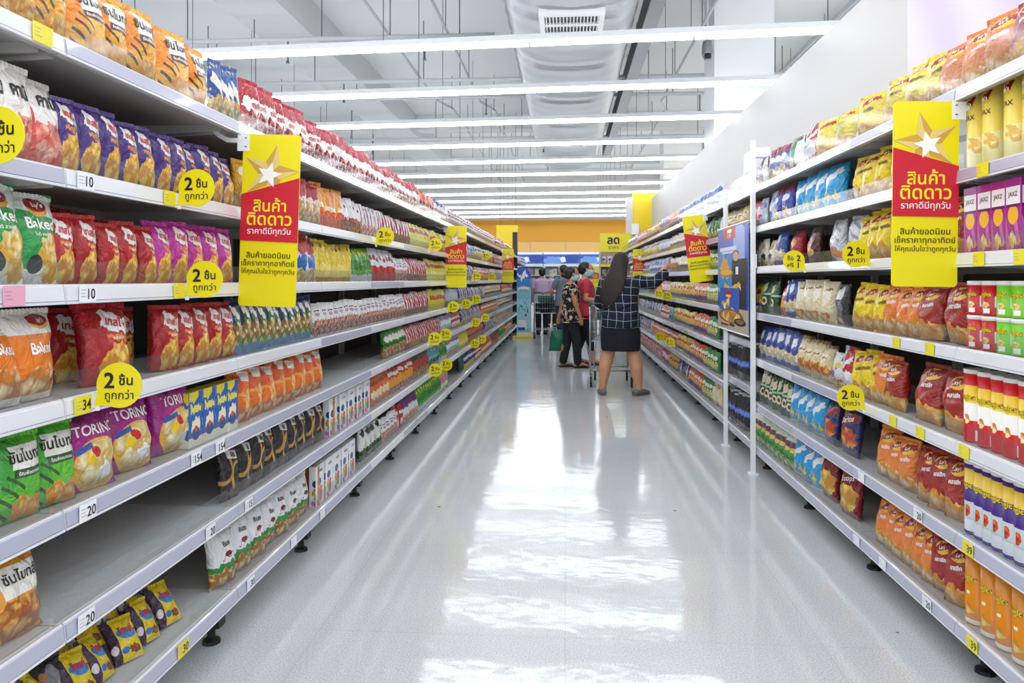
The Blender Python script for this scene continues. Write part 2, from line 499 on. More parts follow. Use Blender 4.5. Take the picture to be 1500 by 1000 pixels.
# ------------------------------------------------------------------ ceiling services
tube_glow = mat('lamp_tube_glow', 'FFFFFF', .4, emit=('F4F9FF', LAMP_POWER))
housing = mat('lamp_housing', 'D5D7DA', .4)
LROT = math.radians(-3.6)
LZ = EYE + 2.3
for k in range(-4, 13):
    Y = 7.3 + 1.83 * k
    if k > 11: continue
    t = empty('ceiling_light', (0, Y, LZ), LROT)
    xa, xb = -8.2, 7.5
    MB().box((xa, -.03, .03), (xb, .03, .085)).build('housing', housing, t)
    n = 10; w = (xb - xa) / n
    for i in range(n):
        a = xa + i * w
        MB().box((a + .01, -.028, -.02), (a + w - .01, .028, .028)).build('light_tube', tube_glow, t)
    for i in range(0, n + 1, 2):
        x = xa + .35 + i * (w * .96)
        MB().tube([(x, 0, .085), (x, 0, 5.6 - LZ)], .0045, 6).build('suspension_wire', dark_steel, t)
    near = ('nearest row in view' if k == 0 else 'farthest row before the orange wall' if k == 11 else
            ordinal(k + 1) + ' row from the nearest in view' if k > 0 else 'row overhead, ' + ordinal(-k) + ' one behind the nearest in view')
    tag(t, 'long white ceiling light on thin wires, ' + near, 'ceiling light', 'rows of ceiling lights')

# corrugated air duct with a grille
foil = mat('duct_foil', 'AFB2B6', .36, .45)
mb = MB(); seg = 28; ys = [6.5 + .055 * i for i in range(int(13.5 / .055))]
n0 = 0
for i, y in enumerate(ys):
    q = 1 + (.03 if i % 2 else 0) + .008 * math.sin(i * .7)
    for j in range(seg):
        a = 2 * math.pi * j / seg
        ca, sa = math.cos(a), math.sin(a)
        px = math.copysign(abs(ca) ** .75, ca) * .78 * q; pz = math.copysign(abs(sa) ** .75, sa) * .5 * q
        mb.v.append(Vector((px, y, pz)))
for i in range(len(ys) - 1):
    for j in range(seg):
        mb.face((i * seg + j, i * seg + (j + 1) % seg, (i + 1) * seg + (j + 1) % seg, (i + 1) * seg + j))
mb.face(range(seg)); mb.face([(len(ys) - 1) * seg + j for j in range(seg)])
t = empty('air_duct', (.07, 0, EYE + 3.42))
mb.build('duct_tube', foil, t, smooth=True)
grille_m = mat('grille_paint', 'E8E9EA', .5); black = mat('black_plastic', '16171A', .4)
for yy in (8.15, 15.6):
    g = empty('supply_grille'); bpy.data.objects.remove(g)
    fr = MB()
    fr.box((-.36, yy, -.56), (.36, yy + .06, -.40)); fr.box((-.36, yy + .64, -.56), (.36, yy + .7, -.40))
    fr.box((-.359, yy + .06, -.558), (-.3, yy + .64, -.40)); fr.box((.3, yy + .06, -.558), (.359, yy + .64, -.40)); fr.box((-.3, yy + .32, -.558), (.3, yy + .38, -.40))
    g = fr.build('grille', grille_m, t)
    MB().box((-.3, yy + .06, -.53), (.3, yy + .64, -.50)).build('grille_recess', black, g)
    sl = MB()
    for i in range(16):
        x = -.285 + i * .038
        sl.box((x, yy + .06, -.555), (x + .012, yy + .64, -.53))
    sl.build('slat', grille_m, g)
for y in [7 + 1.6 * i for i in range(8)]:
    hb = MB()
    hb.tube([(-.8, y, 1.0), (-.8, y, .1)], .008, 6); hb.tube([(.8, y, 1.0), (.8, y, .1)], .008, 6)
    hb.build('duct_hanger', dark_steel, t)
tag(t, 'big corrugated silver air duct running along the aisle under the ceiling', 'duct')
o = MB().box((.98, 6.8, EYE + 3.2), (1.16, 20, EYE + 3.5)).build('cable_tray', mat('tray_grey', '85888C', .5, .3))
tag(o, 'dark grey cable tray running beside the silver air duct', 'cable tray')

PW = ['running across above the second light row', 'running across behind the third light row', 'running across behind the fourth light row', 'running across far back behind the sixth light row', 'running across above the farthest light rows']
for i, (y, z, x0, x1) in enumerate(((10.6, 4.75, -8, -1), (12.4, 4.6, -7, 6), (14.2, 4.75, -9, 5), (17.3, 4.55, -8, 6), (21.5, 4.6, -9, 7))):
    t = empty('ceiling_pipe', (0, y, z))
    MB().tube([(x0, 0, 0), (x1, 0, 0)], .035, 8).build('pipe', pipe_paint, t, smooth=True)
    for q in range(7):
        x = x0 + (x1 - x0) * (q + .5) / 7
        MB().tube([(x, 0, 5.6 - z), (x, 0, .02)], .008, 6).build('hanger_rod', dark_steel, t)
        if q % 2: MB().tube([(x + .5, 0, 0), (x + .5, 0, -.3), (x + .5, 0, -.34)], [.012, .012, .03], 8).build('sprinkler', dark_steel, t)
    tag(t, 'thin grey ceiling pipe with hanger rods ' + PW[i], 'pipe', 'ceiling pipes')
for i, x in enumerate((-6.3, -2.6, -1.7, 1.9, 3.6)):
    z = 4.95 - .05 * i
    t = empty('conduit', (x, 0, z))
    MB().tube([(0, 7, 0), (0, 15, 0), (.2, 16, .05), (.2, 29, .05)], .022, 8).build('tube', pipe_paint, t, smooth=True)
    for q in range(8): MB().tube([(0 if q < 3 else .2, 8 + q * 2.6, 5.6 - z), (0 if q < 3 else .2, 8 + q * 2.6, 0)], .007, 6).build('hanger_rod', dark_steel, t)
    where = ['over the far side beside the deep beam', 'between the deep beam and the air duct', 'next to the air duct on the beam side', 'just inside the white wall line', 'beyond the top of the white wall'][i]
    tag(t, 'thin conduit running lengthwise under the ceiling, ' + where, 'pipe', 'lengthwise conduits')
# long dark trunking beyond the wall top, security camera
for i, x in enumerate((3.15,)):
    o = MB().box((x, 6, 3.95), (x + .28, 19, 4.2)).build('cable_trunking', mat('trunk_grey', '77746F', .6))
    tag(o, 'long dark grey cable trunking above the top of the white wall', 'trunking')
p = at(1036, 78, 10.3)
t = empty('security_camera', p)
MB().lathe([(.06, .16), (.07, .1), (.075, 0), (.06, -.07), (.03, -.1)], 16).build('dome', mat('camera_grey', '8A8D92', .3, .3), t, smooth=True)
MB().lathe([(.02, .16), (.02, 5.6 - p.z)], 8).build('stem', pipe_paint, t)
MB().lathe([(.045, -.085), (.05, -.02), (.046, -.02)], 12, c=(0, -.035, 0)).build('lens', black, t, smooth=True)
tag(t, 'grey security camera hanging by the white column', 'camera')

# ------------------------------------------------------------------ shelving racks
rail_m = mat('price_rail_plastic', 'E2E3E9', .22, coat=.5)
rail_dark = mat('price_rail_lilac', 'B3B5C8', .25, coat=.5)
board_m = mat('shelf_board_metal', 'B9B6B3', .38)
worn_board = mat('worn_shelf_board', 'CFCFCD', .42, bump=(25, .25, .02))
panel_m = mat('back_panel_metal', '453F3A', .5)
foot_m = mat('foot_black', '141416', .5)
guard_m = clear_mat('clear_guard_plastic', 'F7F9FA', haze=.02)
white_plastic = mat('white_plastic', 'F0F1F3', .3)

class Rack: pass
LR = Rack(); LR.s = -1; LR.X = -1.14; LR.y0 = 1.638; LR.M = .905; LR.n = 18
LR.low = [1.799, 1.499, 1.232, .970, .714, .457, .167]; LR.what = 'part-empty rack'
RR = Rack(); RR.s = 1; RR.X = 1.26; RR.y0 = 2.525; RR.M = .8845; RR.n = 17
RR.low = [1.865, 1.597, 1.328, 1.025, .722, .425, .138]; RR.what = 'white-wall rack'
for R in (LR, RR):
    R.top = [z + .036 for z in R.low]; R.depth = [.47] * 6 + [.5]; R.bays = {}; R.rotz = math.pi / 2 * -R.s
R3 = [1.865, 1.597, 1.328, 1.07, .82, .505, .138]      # the narrow bay behind the hanging poster
GUARD = .055
SHELFW = ['top', 'second', 'third', 'fourth', 'fifth', 'sixth', 'bottom']

# one set of meshes per rack; x runs away from the aisle
def shelf_meshes(R):
    d = .47; M = R.M; s = R.s; out = {}
    def P(prof): return [(x * s, z) for x, z in prof]
    a, b = .003, M - .003
    out['board'] = MB().prism(P([(.012, .012), (.012, .036), (d, .036), (d, .02), (.03, .02), (.03, .0), (.02, .0)]), a, b)
    out['board'].prism(P([(d - .02, -.02), (d - .02, .02), (d, .02), (d, -.02)]), a, b)
    for yy in (.02, M - .03): out['board'].prism(P([(.05, .0), (.05, .02), (d, .02), (d, -.025)]), yy, yy + .012)
    out['rail'] = MB().prism(P([(.0, .0), (.014, .0), (.016, .04), (.008, .042), (.004, .04)]), a, b)
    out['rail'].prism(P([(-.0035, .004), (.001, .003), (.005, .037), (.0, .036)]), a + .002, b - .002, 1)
    out['rail'].box((min(-.004 * s, .004 * s), a, -.004), (max(-.004 * s, .004 * s), b, .002))
    g = MB(); x0, x1 = sorted((.03 * s, .0325 * s))
    for i in range(1): g.box((x0, a + .006, .036), (x1, b - .006, .036 + .062))
    out['guard'] = g
    g2 = MB(); g2.box((x0, a + .006, .036), (x1, b - .006, .036 + .12)); out['tall_guard'] = g2
    r = {k: m.mesh('shelf_' + k, {'board': board_m, 'rail': [rail_m, rail_dark], 'guard': guard_m, 'tall_guard': guard_m}[k]) for k, m in out.items()}
    w = r['board'].copy(); w.materials[0] = worn_board; r['worn'] = w
    w = r['rail'].copy(); w.materials[1] = rail_m; r['rail_white'] = w
    r['back'] = MB().prism(P([(d + .002, .12), (d + .002, R.top[0] + .02), (d + .02, R.top[0] + .02), (d + .02, .12)]), a, b).mesh('back_panel', panel_m)
    up = MB()
    for zz in range(1): up.prism(P([(d - .03, 0), (d - .03, R.top[0] + .06), (d + .025, R.top[0] + .06), (d + .025, 0)]), 0, .03)
    r['upright'] = up.mesh('upright', board_m)
    f = MB(); f.prism(P([(.07, .06), (.07, R.low[6] + .012), (.2, R.low[6] + .012), (.15, .06)]), 0.008, .058)
    f.lathe([(.014, .07), (.014, .02), (.03, .012), (.032, 0)], 12, c=(.11 * s, .034, 0))
    r['foot'] = f.mesh('foot', foot_m)
    return r

def build_rack(R):
    ms = shelf_meshes(R)
    for k in range(-2, R.n):
        y = R.y0 + k * R.M
        if y < .3: continue
        t = empty('shelving_bay', (R.X, y, 0))
        low = R3 if (R is RR and k == 3) else R.low
        for i, z in enumerate(low):
            bare = R is LR and ((i == 4 and k in (1, 2)) or (i == 5 and k < 1) or (i == 6 and k < 1))
            b = link('shelf', ms['worn' if bare else 'board'], t, (0, 0, z))
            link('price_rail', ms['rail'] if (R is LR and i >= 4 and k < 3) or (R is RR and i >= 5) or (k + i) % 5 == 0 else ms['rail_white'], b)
            if not (R is RR and i == 0): link('front_guard', ms['guard'], b)
            else: link('front_guard', ms['tall_guard'], b)
        link('back_panel', ms['back'], t)
        link('upright', ms['upright'], t)
        link('foot', ms['foot'], t)
        if k == R.n - 1: link('upright', ms['upright'], t, (0, R.M - .03, 0)); link('foot', ms['foot'], t, (0, R.M - .07, 0))
        nn = len(R.bays) + 1; R.bays[k] = t
        tag(t, 'white metal shelving bay, %s from the near end of the %s' % (ordinal(nn), R.what), 'shelving', 'bays of the ' + R.what)
build_rack(LR); build_rack(RR)
# ------------------------------------------------------------------ packages
seal_m = mat('crimped_foil', 'C9CACD', .25, .6)
ink = {k: mat('ink_' + k, c, .4) for k, c in dict(white='F7F5F0', black='17130F', red='C0161E', yellow='F5D318', green='1E7A32', blue='1E3E9A', gold='D9A441', brown='4A2E20').items()}

def bag_fn(w, h, t, seed):
    r = random.Random(seed)
    ph = [r.uniform(0, 6.28) for _ in range(8)]
    sl = .055
    bul = r.uniform(.8, .98); skew = r.uniform(-.12, .12)
    def surf(u, v, front=True):
        """u in -1..1, v in 0..1"""
        e = max(0.0, min(1.0, (v - sl * .7) / (1 - sl * 1.7)))
        env = max(0.0, math.sin(math.pi * e ** bul)) ** .5
        prof = max(0.0, 1 - abs(u + skew * env * (1 - abs(u))) ** 2.4) ** .62
        d = t / 2 * env * prof
        edge = (1 - env) * (1 if 0 < e < 1 else 0)
        wr = math.sin(u * 11 + ph[0] + 2 * v) * .5 + math.sin(u * 19 + ph[1]) * .35
        d += t * .10 * wr * edge * prof
        d += t * .045 * math.sin(v * 9 + 3.2 * u + ph[2]) * env * prof + t * .03 * math.sin(v * 17 - 6 * u + ph[3]) * prof * env
        d += t * .05 * max(0, abs(u) - .55) * math.sin(v * 24 + ph[4 if u < 0 else 5]) * env
        hw = w / 2 * (1 - .075 * env + .012 * math.sin(v * 13 + ph[6]) * env)
        lean = .012 * h * math.sin(v * 2.2 + ph[7])
        if not front: d *= -.8
        return Vector((u * hw, -d + lean, v * h))
    surf.seal = sl
    return surf

def bag_mesh(name, p, seed, near):
    sf = bag_fn(p['w'], p['h'], p['t'], seed)
    mb = MB(); nu, nv = (14, 18) if near else (10, 12)
    v1 = 1 - sf.seal if near else 1.0
    idx = {}
    for sd in (0, 1):
        for j in range(nv + 1):
            for i in range(nu + 1):
                u = -1 + 2 * i / nu; v = v1 * j / nv
                if sd and (i in (0, nu)): idx[sd, i, j] = idx[0, i, j]; continue
                idx[sd, i, j] = len(mb.v)
                q = sf(u, v, sd == 0)
                if j == 0: q.y = 0.001 if sd else -.001
                mb.v.append(q)
    for sd in (0, 1):
        for j in range(nv):
            for i in range(nu):
                q = [idx[sd, i, j], idx[sd, i + 1, j], idx[sd, i + 1, j + 1], idx[sd, i, j + 1]]
                U = lambda a, b: (a / nu, v1 * b / nv)
                uv = [U(i, j), U(i + 1, j), U(i + 1, j + 1), U(i, j + 1)]
                if sd: q = q[::-1]; uv = uv[::-1]
                mb.face(q, 0, uv)
    mats = [p['mat']]
    if near or p.get('fartext'):
        for (txt, cx, cz, size, ik, bold, rot) in p['text']:
            if ink[ik] not in mats: mats.append(ink[ik])
            f = lambda x, z: sf(max(-1, min(1, (x - .5) * 2)), z) + Vector((0, -.0012, 0))
            # letters are laid out in metres and mapped to u, v
            w, h = p['w'], p['h']
            g = lambda x, z: sf(max(-.99, min(.99, 2 * x / w)), max(0, min(1, z / h))) + Vector((0, -.0014, 0))
            letter(mb, txt, (cx - .5) * w, cz * h, size * h, mats.index(ink[ik]), g, bold, p.get('tw', .8) * w, math.radians(rot))
    return mb.mesh(name, mats, smooth=[0], fix=False)

def seal_mesh(name, p, seed):
    sf = bag_fn(p['w'], p['h'], p['t'], seed)
    mb = MB(); nu = 28; v1 = 1 - sf.seal
    for sd in (1, -1):
        for j in range(2):
            for i in range(nu + 1):
                u = -1 + 2 * i / nu
                q = sf(u, v1 + (1 - v1) * j) if j == 0 else sf(u, 1.0) + Vector((0, 0, .0025 if i % 2 else 0))
                q.y += -.0008 * sd + (.0012 * (1 if i % 2 else -1) if j else 0)
                mb.v.append(q)
    k = nu + 1
    for i in range(nu):
        mb.face((i, i + 1, k + i + 1, k + i), 0, [(i / nu, v1), ((i + 1) / nu, v1), ((i + 1) / nu, 1), (i / nu, 1)])
        mb.face((2 * k + i + 1, 2 * k + i, 3 * k + i, 3 * k + i + 1), 0, [((i + 1) / nu, v1), (i / nu, v1), (i / nu, 1), ((i + 1) / nu, 1)])
        mb.face((k + i, k + i + 1, 3 * k + i + 1, 3 * k + i), 0, [(.5, 1)] * 4)
    for a, b in ((0, k), (k - 1, 2 * k - 1)): mb.face((a, b, b + 2 * k, a + 2 * k), 0, [(.5, 1)] * 4)
    return mb.mesh(name, [p['mat']], smooth=False, fix=False)

def box_mesh(name, p, near):
    w, h, t = p['w'], p['h'], p['t']
    mb = MB(); r = .002
    x, y = w / 2, t / 2
    ring = [(-x + r, -y), (x - r, -y), (x, -y + r), (x, y - r), (x - r, y), (-x + r, y), (-x, y - r), (-x, -y + r)]
    for z, k in ((0, 1), (h - r, 1), (h, 1 - r / x)):
        for a, b in ring: mb.v.append(Vector((a * k, b * k, z)))
    us = [(0, 1), None, None, None, None, None, None, None]
    for lv in range(2):
        for i in range(8):
            j = (i + 1) % 8
            z0, z1 = (0, 1) if lv == 0 else (1, 1)
            if i in (0, 4): uv = [(0, z0), (1, z0), (1, z1), (0, z1)]
            elif i in (2, 6): uv = [(.0, z0), (.35, z0), (.35, z1), (.0, z1)]
            else: uv = [(.99, z0), (1, z0), (1, z1), (.99, z1)]
            mb.face((lv * 8 + i, lv * 8 + j, lv * 8 + 8 + j, lv * 8 + 8 + i), 0, uv)
    mb.face([16 + i for i in range(8)], 0, [(.02, .98)] * 8); mb.face([7 - i for i in range(8)], 0, [(.02, .02)] * 8)
    mats = [p['mat']]
    for (txt, cx, cz, size, ik, bold, rot) in p['text']:
        if ink[ik] not in mats: mats.append(ink[ik])
        letter(mb, txt, (cx - .5) * w, cz * h, size * h, mats.index(ink[ik]), lambda a, b: Vector((a, -y - .0008, b)), bold, p.get('tw', .85) * w, math.radians(rot))
    return mb.mesh(name, mats, fix=False)

def tube_mesh(name, p):
    r, h = p['w'] / 2, p['h']
    mb = MB()
    mb.lathe([(r * .97, 0), (r * 1.01, .003), (r * 1.01, .008), (r, .01), (r, h - .012)], 28, 0, uvwrap=(0, h))
    mats = [p['mat']]
    for (txt, cx, cz, size, ik, bold, rot) in p['text']:
        if ink[ik] not in mats: mats.append(ink[ik])
        def g(x, z):
            a = x / r
            return Vector(((r + .0008) * math.sin(a), -(r + .0008) * math.cos(a), z))
        letter(mb, txt, (cx - .5) * p['w'], cz * h, size * h, mats.index(ink[ik]), g, bold, p.get('tw', .95) * p['w'], math.radians(rot))
    return mb.mesh(name, mats, smooth=[0], fix=False)

def lid_mesh(name, p):
    r, h = p['w'] / 2, p['h']
    return MB().lathe([(r * 1.03, h - .014), (r * 1.04, h - .001), (r * .99, h), (r * .9, h), (r * .88, h - .004)], 28).mesh(name, [p['lid']], smooth=True)

PROD = {}
def prod(key, name, desc, base, shapes=(), text=(), w=.135, h=.19, t=.06, kind='bag', rough=.26, bump=.55, cat='snack bag', **k):
    nb = NB('print_' + key, base, rough, bump if kind == 'bag' else 0)
    for sh in shapes:
        a = dict(zip(('kind', 'c', 'cx', 'cy', 'rx', 'ry', 'rot', 'c2', 'k'), sh))
        kk = a.pop('kind'); cc = a.pop('c')
        nb.add(kk, cc, **a)
    name = {'grain snack bag': ''}.get(desc, desc.split(' with ')[0].replace(' ', '_'))
    p = dict(key=key, name=name, desc=desc, mat=nb.done(), w=w, h=h, t=t, kind=kind, cat=cat,
             text=[tuple(x) + (0,) * (7 - len(x)) for x in text], meshes={}, **k)
    PROD[key] = p
    return p

def get_mesh(p, var, near):
    k = (var, near)
    if k not in p['meshes']:
        if p['kind'] == 'bag':
            sd = hash_(p['key']) + var * 31
            p['meshes'][k] = (bag_mesh(p['name'], p, sd, near), seal_mesh('top_seal', p, sd) if near else None)
        elif p['kind'] == 'tube':
            p['meshes'][k] = (tube_mesh(p['name'], p), lid_mesh('lid', p))
        else: p['meshes'][k] = (box_mesh(p['name'], p, near), None)
    return p['meshes'][k]
def hash_(s): return sum((i + 1) * ord(c) for i, c in enumerate(s))

CRISP = 'crisp_bag'; SNK = 'snack_bag'; CRK = 'cracker_bag'
G1, G2 = 'E0901A', 'F7DC7E'
def sun(base, dark, stick): return [
    ('ell', stick, .1, .85, .35, .5, 20), ('stripes', dark, .3, .32, .34, .2, 60, None, 16), ('chips', G1, .72, .16, .4, .15, 0, 'F3C860', 10),
    ('rect', 'F4F1E8', .63, .74, .3, .13, 0), ('rect', dark, .63, .56, .28, .05, 0)]
SUNT = [('ซันไบทส์', .63, .75, .17, 'black', .02), ('ธัญพืชอบกรอบ', .63, .56, .055, 'white', .01)]
prod('sun_y', 'grain_snack_bag', 'golden grain snack bag', 'EBAA2A', sun('EBAA2A', '54351F', 'EE8A1C'), SUNT, w=.15, h=.21, t=.075)
prod('sun_g', 'grain_snack_bag', 'green grain snack bag', '5DBB2E', sun('5DBB2E', '2E5A1F', '3FA436'), SUNT, w=.15, h=.2, t=.075)
prod('sun_o', 'grain_snack_bag', 'orange grain snack bag', 'EFA12F', [('chips', 'A65A1C', .55, .25, .5, .25, 0, 'F0B04A', 6), ('rect', 'F4F1E8', .6, .66, .36, .17, 0)], [('ซันไบทส์', .6, .7, .16, 'black', .02)], w=.17, h=.2, t=.09)
prod('blue_y', SNK, 'blue and yellow snack bag', '1E4E9E', [('bits', 'F2D648', 0, 0, .3, 0, 0, None, 9), ('rect', 'F4F1E8', .5, .55, .42, .1, -20), ('chips', 'C58A2A', .5, .2, .6, .2, 0, 'F2E6A0', 8), ('ell', '3E8E4A', .8, .15, .2, .12)], w=.1, h=.21, t=.05)
prod('redwhite', SNK, 'red and white prawn snack bag', 'A8172B', [('chips', '8E1420', .5, .2, .55, .24, 0, 'EBA79A', 7), ('wrect', 'F4EFEC', .55, .52, .5, .12, -8), ('bits', 'F1E2DF', 0, 0, .2, 0, 0, None, 7), ('blob', 'B51A30', .5, .9, .7, .16)], [('ฮานามิ', .55, .53, .13, 'red', .03)], w=.15, h=.21, t=.075)
prod('darkorange', SNK, 'black and orange snack bag', '2B2230', [('blob', 'E5692A', .5, .75, .6, .2), ('chips', 'A03A1C', .5, .25, .45, .22, 0, 'E9A25A', 8)], w=.12, h=.18, t=.05)
prod('violet', SNK, 'violet snack bag', '3B2D8C', [('chips', 'B58B2A', .5, .25, .55, .25, 0, 'EBD9A0', 8), ('ell', 'E9E6F2', .5, .65, .35, .14)], w=.12, h=.18, t=.05)
prod('whitepk', SNK, 'white snack packet', 'E6E3E4', [('chips', 'B5A090', .5, .25, .55, .2, 0, 'F0D9CF', 9), ('wrect', '5A5560', .5, .62, .3, .05), ('ell', 'C43A3E', .5, .82, .3, .08)], w=.11, h=.17, t=.05)
prod('red', SNK, 'plain red snack bag', 'B5161F', [('blob', 'F2D9C9', .5, .3, .3, .16), ('rect', 'EFE9E4', .5, .68, .35, .06)], w=.12, h=.18, t=.055)
prod('ygreen', SNK, 'yellow and green snack bag', 'E6CE22', [('blob', '6DA836', .5, .25, .5, .2), ('ell', 'C8242A', .5, .7, .3, .12)], w=.12, h=.18, t=.055)
prod('pinkwhite', SNK, 'white and pink prawn cracker bag', 'F4F0EA', [('chips', 'D9604C', .5, .2, .75, .26, 0, 'F3B5A2', 6), ('stripes', 'DE4A44', .15, .5, .18, .5, 0, None, 6)], [('คานิ', .6, .72, .2, 'black', .035)], w=.16, h=.22, t=.08)
def tasto(base, dk): return [('rect', dk, .02, .5, .06, .6), ('chips', 'D98A1C', .64, .24, .36, .24, 10, 'F6D468', 7),
    ('wrect', 'F6F2EE', .66, .74, .28, .1, -14), ('wrect', 'E8832A', .66, .55, .22, .035, -6)]
def TT(c): return [('เทสโต', .66, .75, .14, c, .035, -10)]
prod('purple', CRISP, 'purple potato crisp bag', '46297C', tasto('46297C', '33195F'), TT('red') + [('สไปซี่', .66, .55, .07, 'green', .01)], w=.15, h=.195, t=.07)
prod('tred', CRISP, 'red potato crisp bag', 'B4131B', tasto('B4131B', '8E0E16'), TT('red') + [('คลาสสิค', .66, .55, .06, 'white', .01)], w=.15, h=.195, t=.07)
prod('magenta', CRISP, 'magenta potato crisp bag', 'C22C9B', tasto('C22C9B', 'A01F80'), TT('red'), w=.14, h=.185, t=.065)
prod('yellowsn', SNK, 'amber corn snack bag', 'DFA51F', [('chips', 'B9761A', .55, .3, .5, .3, 0, 'F2CF62', 6), ('ell', 'F4EDE0', .5, .76, .3, .1)], w=.13, h=.2, t=.06)
prod('redtop', SNK, 'red topped clear snack bag', 'E4DCD2', [('chips', 'C49A5E', .5, .25, .6, .3, 0, 'F0E2C4', 8), ('blob', 'AE1A24', .5, .9, .9, .3)], w=.12, h=.21, t=.06)
prod('orange_c', SNK, 'bright orange snack bag', 'EE8312', [('rect', 'F6B23C', .3, .6, .18, .6, 4), ('blob', 'E55A1A', .55, .25, .4, .2), ('rect', 'F7EBD5', .6, .5, .25, .05)], w=.11, h=.21, t=.05)
prod('whiteorange', SNK, 'white and brown snack bag', 'E9E7E6', [('chips', '7E2E14', .5, .22, .7, .22, 0, 'D9672E', 7), ('ell', '6A4A3A', .5, .75, .1, .05)], w=.11, h=.19, t=.05)
prod('whitesilver', SNK, 'silvery white snack bag', 'DCDCDE', [('chips', 'C8551E', .4, .2, .5, .2, 0, 'E9E0D8', 7), ('wrect', '9A4A6A', .55, .6, .08, .3)], w=.1, h=.19, t=.045, rough=.22)
prod('wine', SNK, 'wine red snack packet', '9C1838', [('wrect', 'EADCDC', .6, .5, .12, .5), ('chips', '5A1420', .45, .2, .6, .2, 0, 'D08A7A', 8)], w=.1, h=.185, t=.05)
prod('yellowred', SNK, 'yellow and red snack packet', 'E3D320', [('rect', 'A8262E', .5, .72, .42, .1, -8), ('blob', 'F3EC9A', .5, .25, .5, .2)], w=.11, h=.185, t=.05)
prod('yellow2', SNK, 'lemon yellow snack packet', 'DDD032', [('bits', '8A6A1E', 0, 0, .22, 0, 0, None, 6), ('ell', 'B92A2A', .5, .6, .25, .12)], w=.11, h=.185, t=.05)
prod('blue', SNK, 'royal blue snack packet', '2B3596', [('rect', 'E6E3EE', .7, .5, .1, .5, 6), ('chips', 'B58A3A', .45, .2, .4, .18, 0, 'EAD6A0', 8)], w=.11, h=.185, t=.05)
prod('yellowwhite', SNK, 'cream and gold snack packet', 'E9DFC4', [('blob', 'D4B22A', .5, .3, .5, .26), ('blob', '5A3A20', .55, .78, .3, .1)], w=.12, h=.19, t=.05)
prod('mixed', SNK, 'multicoloured snack packet', 'D8CFC6', [('bits', 'B5392F', 0, 0, .36, 0, 0, None, 5), ('blob', '3E7A46', .3, .3, .25, .15), ('blob', 'D08A2E', .7, .7, .25, .15)], w=.11, h=.185, t=.05)
prod('baked_g', CRISP, 'green baked crisp bag', '2E9E4C', [('rect', 'EFF2EC', .5, .05, .8, .12), ('chips', 'D9A63A', .75, .28, .3, .26, 0, 'F7EBB4', 6), ('ell', '23262A', .42, .22, .12, .1), ('rect', 'EDF0E8', .2, .95, .8, .13, -8), ('ell', 'F0B03A', .6, .84, .2, .1), ('ell', '9E1B22', .6, .87, .2, .08)],
     [('Baked', .58, .66, .17, 'white', .03), ('โนริ สาหร่าย', .58, .54, .05, 'white', .01), ("Lay's", .6, .87, .075, 'white', .02)], w=.16, h=.22, t=.08)
prod('fish', SNK, 'red and blue seafood snack bag', 'EDE6DE', [('blob', 'C02224', .5, .82, .5, .2), ('blob', '2A6AC0', .5, .45, .3, .18), ('chips', 'C7A05A', .5, .14, .6, .14, 0, 'F0E0BC', 8)], w=.12, h=.21, t=.06)
prod('yellow', SNK, 'yellow cornball snack bag', 'E8C910', [('bits', 'F4E25A', 0, 0, .3, 0, 0, None, 5), ('dia', '3A2A10', .5, .86, .12, .06), ('blob', 'F3DC70', .5, .25, .4, .2), ('rect', 'C99A10', .5, .06, .7, .06)], w=.11, h=.2, t=.055)
prod('green', SNK, 'green snack bag', '49A51F', [('blob', 'D9DDE0', .5, .1, .7, .1), ('ell', '2A7A1A', .5, .5, .3, .16), ('dia', 'E8D23A', .5, .85, .2, .1)], w=.11, h=.195, t=.055)
prod('whitered', SNK, 'white snack bag with red base', 'E8E6E8', [('rect', 'C51616', .5, .24, .7, .24), ('ell', '8A2030', .5, .72, .2, .08)], w=.1, h=.2, t=.05)
prod('whitepink', SNK, 'white almond snack bag', 'ECEAE9', [('chips', 'A5654A', .5, .26, .62, .24, 0, 'EBC3B0', 8), ('ell', 'B59AB0', .5, .66, .2, .06), ('wrect', '4A4048', .5, .78, .2, .025)], w=.11, h=.165, t=.05)
prod('orangered', SNK, 'orange and red snack packet', 'D9481C', [('blob', 'F0B03A', .5, .3, .45, .2), ('rect', 'F2E6DC', .5, .7, .35, .08)], w=.11, h=.18, t=.05)
prod('white', SNK, 'pale grey snack packet', 'D5D7DA', [('blob', '9AA3AE', .5, .5, .4, .2), ('ell', 'C08A3A', .5, .2, .3, .1)], w=.11, h=.185, t=.05)
prod('bake_o', CRISP, 'orange and white baked crisp bag', 'EE7F1D', [('rect', 'F3F0EA', .5, .9, .8, .17), ('chips', 'C9782A', .6, .2, .4, .18, 0, 'F7E0B0', 6), ('rect', 'F1ECE4', .5, .02, .8, .06), ('ell', 'F3C24A', .68, .86, .2, .08), ('ell', '9E1B22', .68, .88, .2, .065)],
     [('Baked', .58, .58, .17, 'white', .03), ("Lay's", .68, .88, .07, 'white', .02)], w=.17, h=.205, t=.085)
prod('seafood', SNK, 'navy and green seafood snack bag', '2C3358', [('blob', '2E7E46', .6, .62, .3, .12), ('chips', '8C6A2A', .55, .36, .5, .24, 0, 'F3E3B2', 6), ('blob', 'F1EEE6', .45, .78, .3, .08, -20), ('blob', '6E9AC8', .5, .06, .7, .1), ('blob', '5C9A3E', .7, .22, .2, .1)], w=.115, h=.2, t=.055, rough=.22)
prod('redstripe', SNK, 'red and white striped snack packet', 'B0182A', [('stripes', 'EEE4E2', .5, .5, .5, .7, 20, None, 9), ('chips', '7A2018', .5, .16, .6, .16, 0, 'D99A86', 9)], w=.1, h=.175, t=.05)
prod('grey', SNK, 'grey blue snack packet', '8E9AA6', [('blob', 'C5CED6', .5, .55, .4, .25), ('blob', '4A5462', .5, .15, .5, .14)], w=.115, h=.18, t=.05)
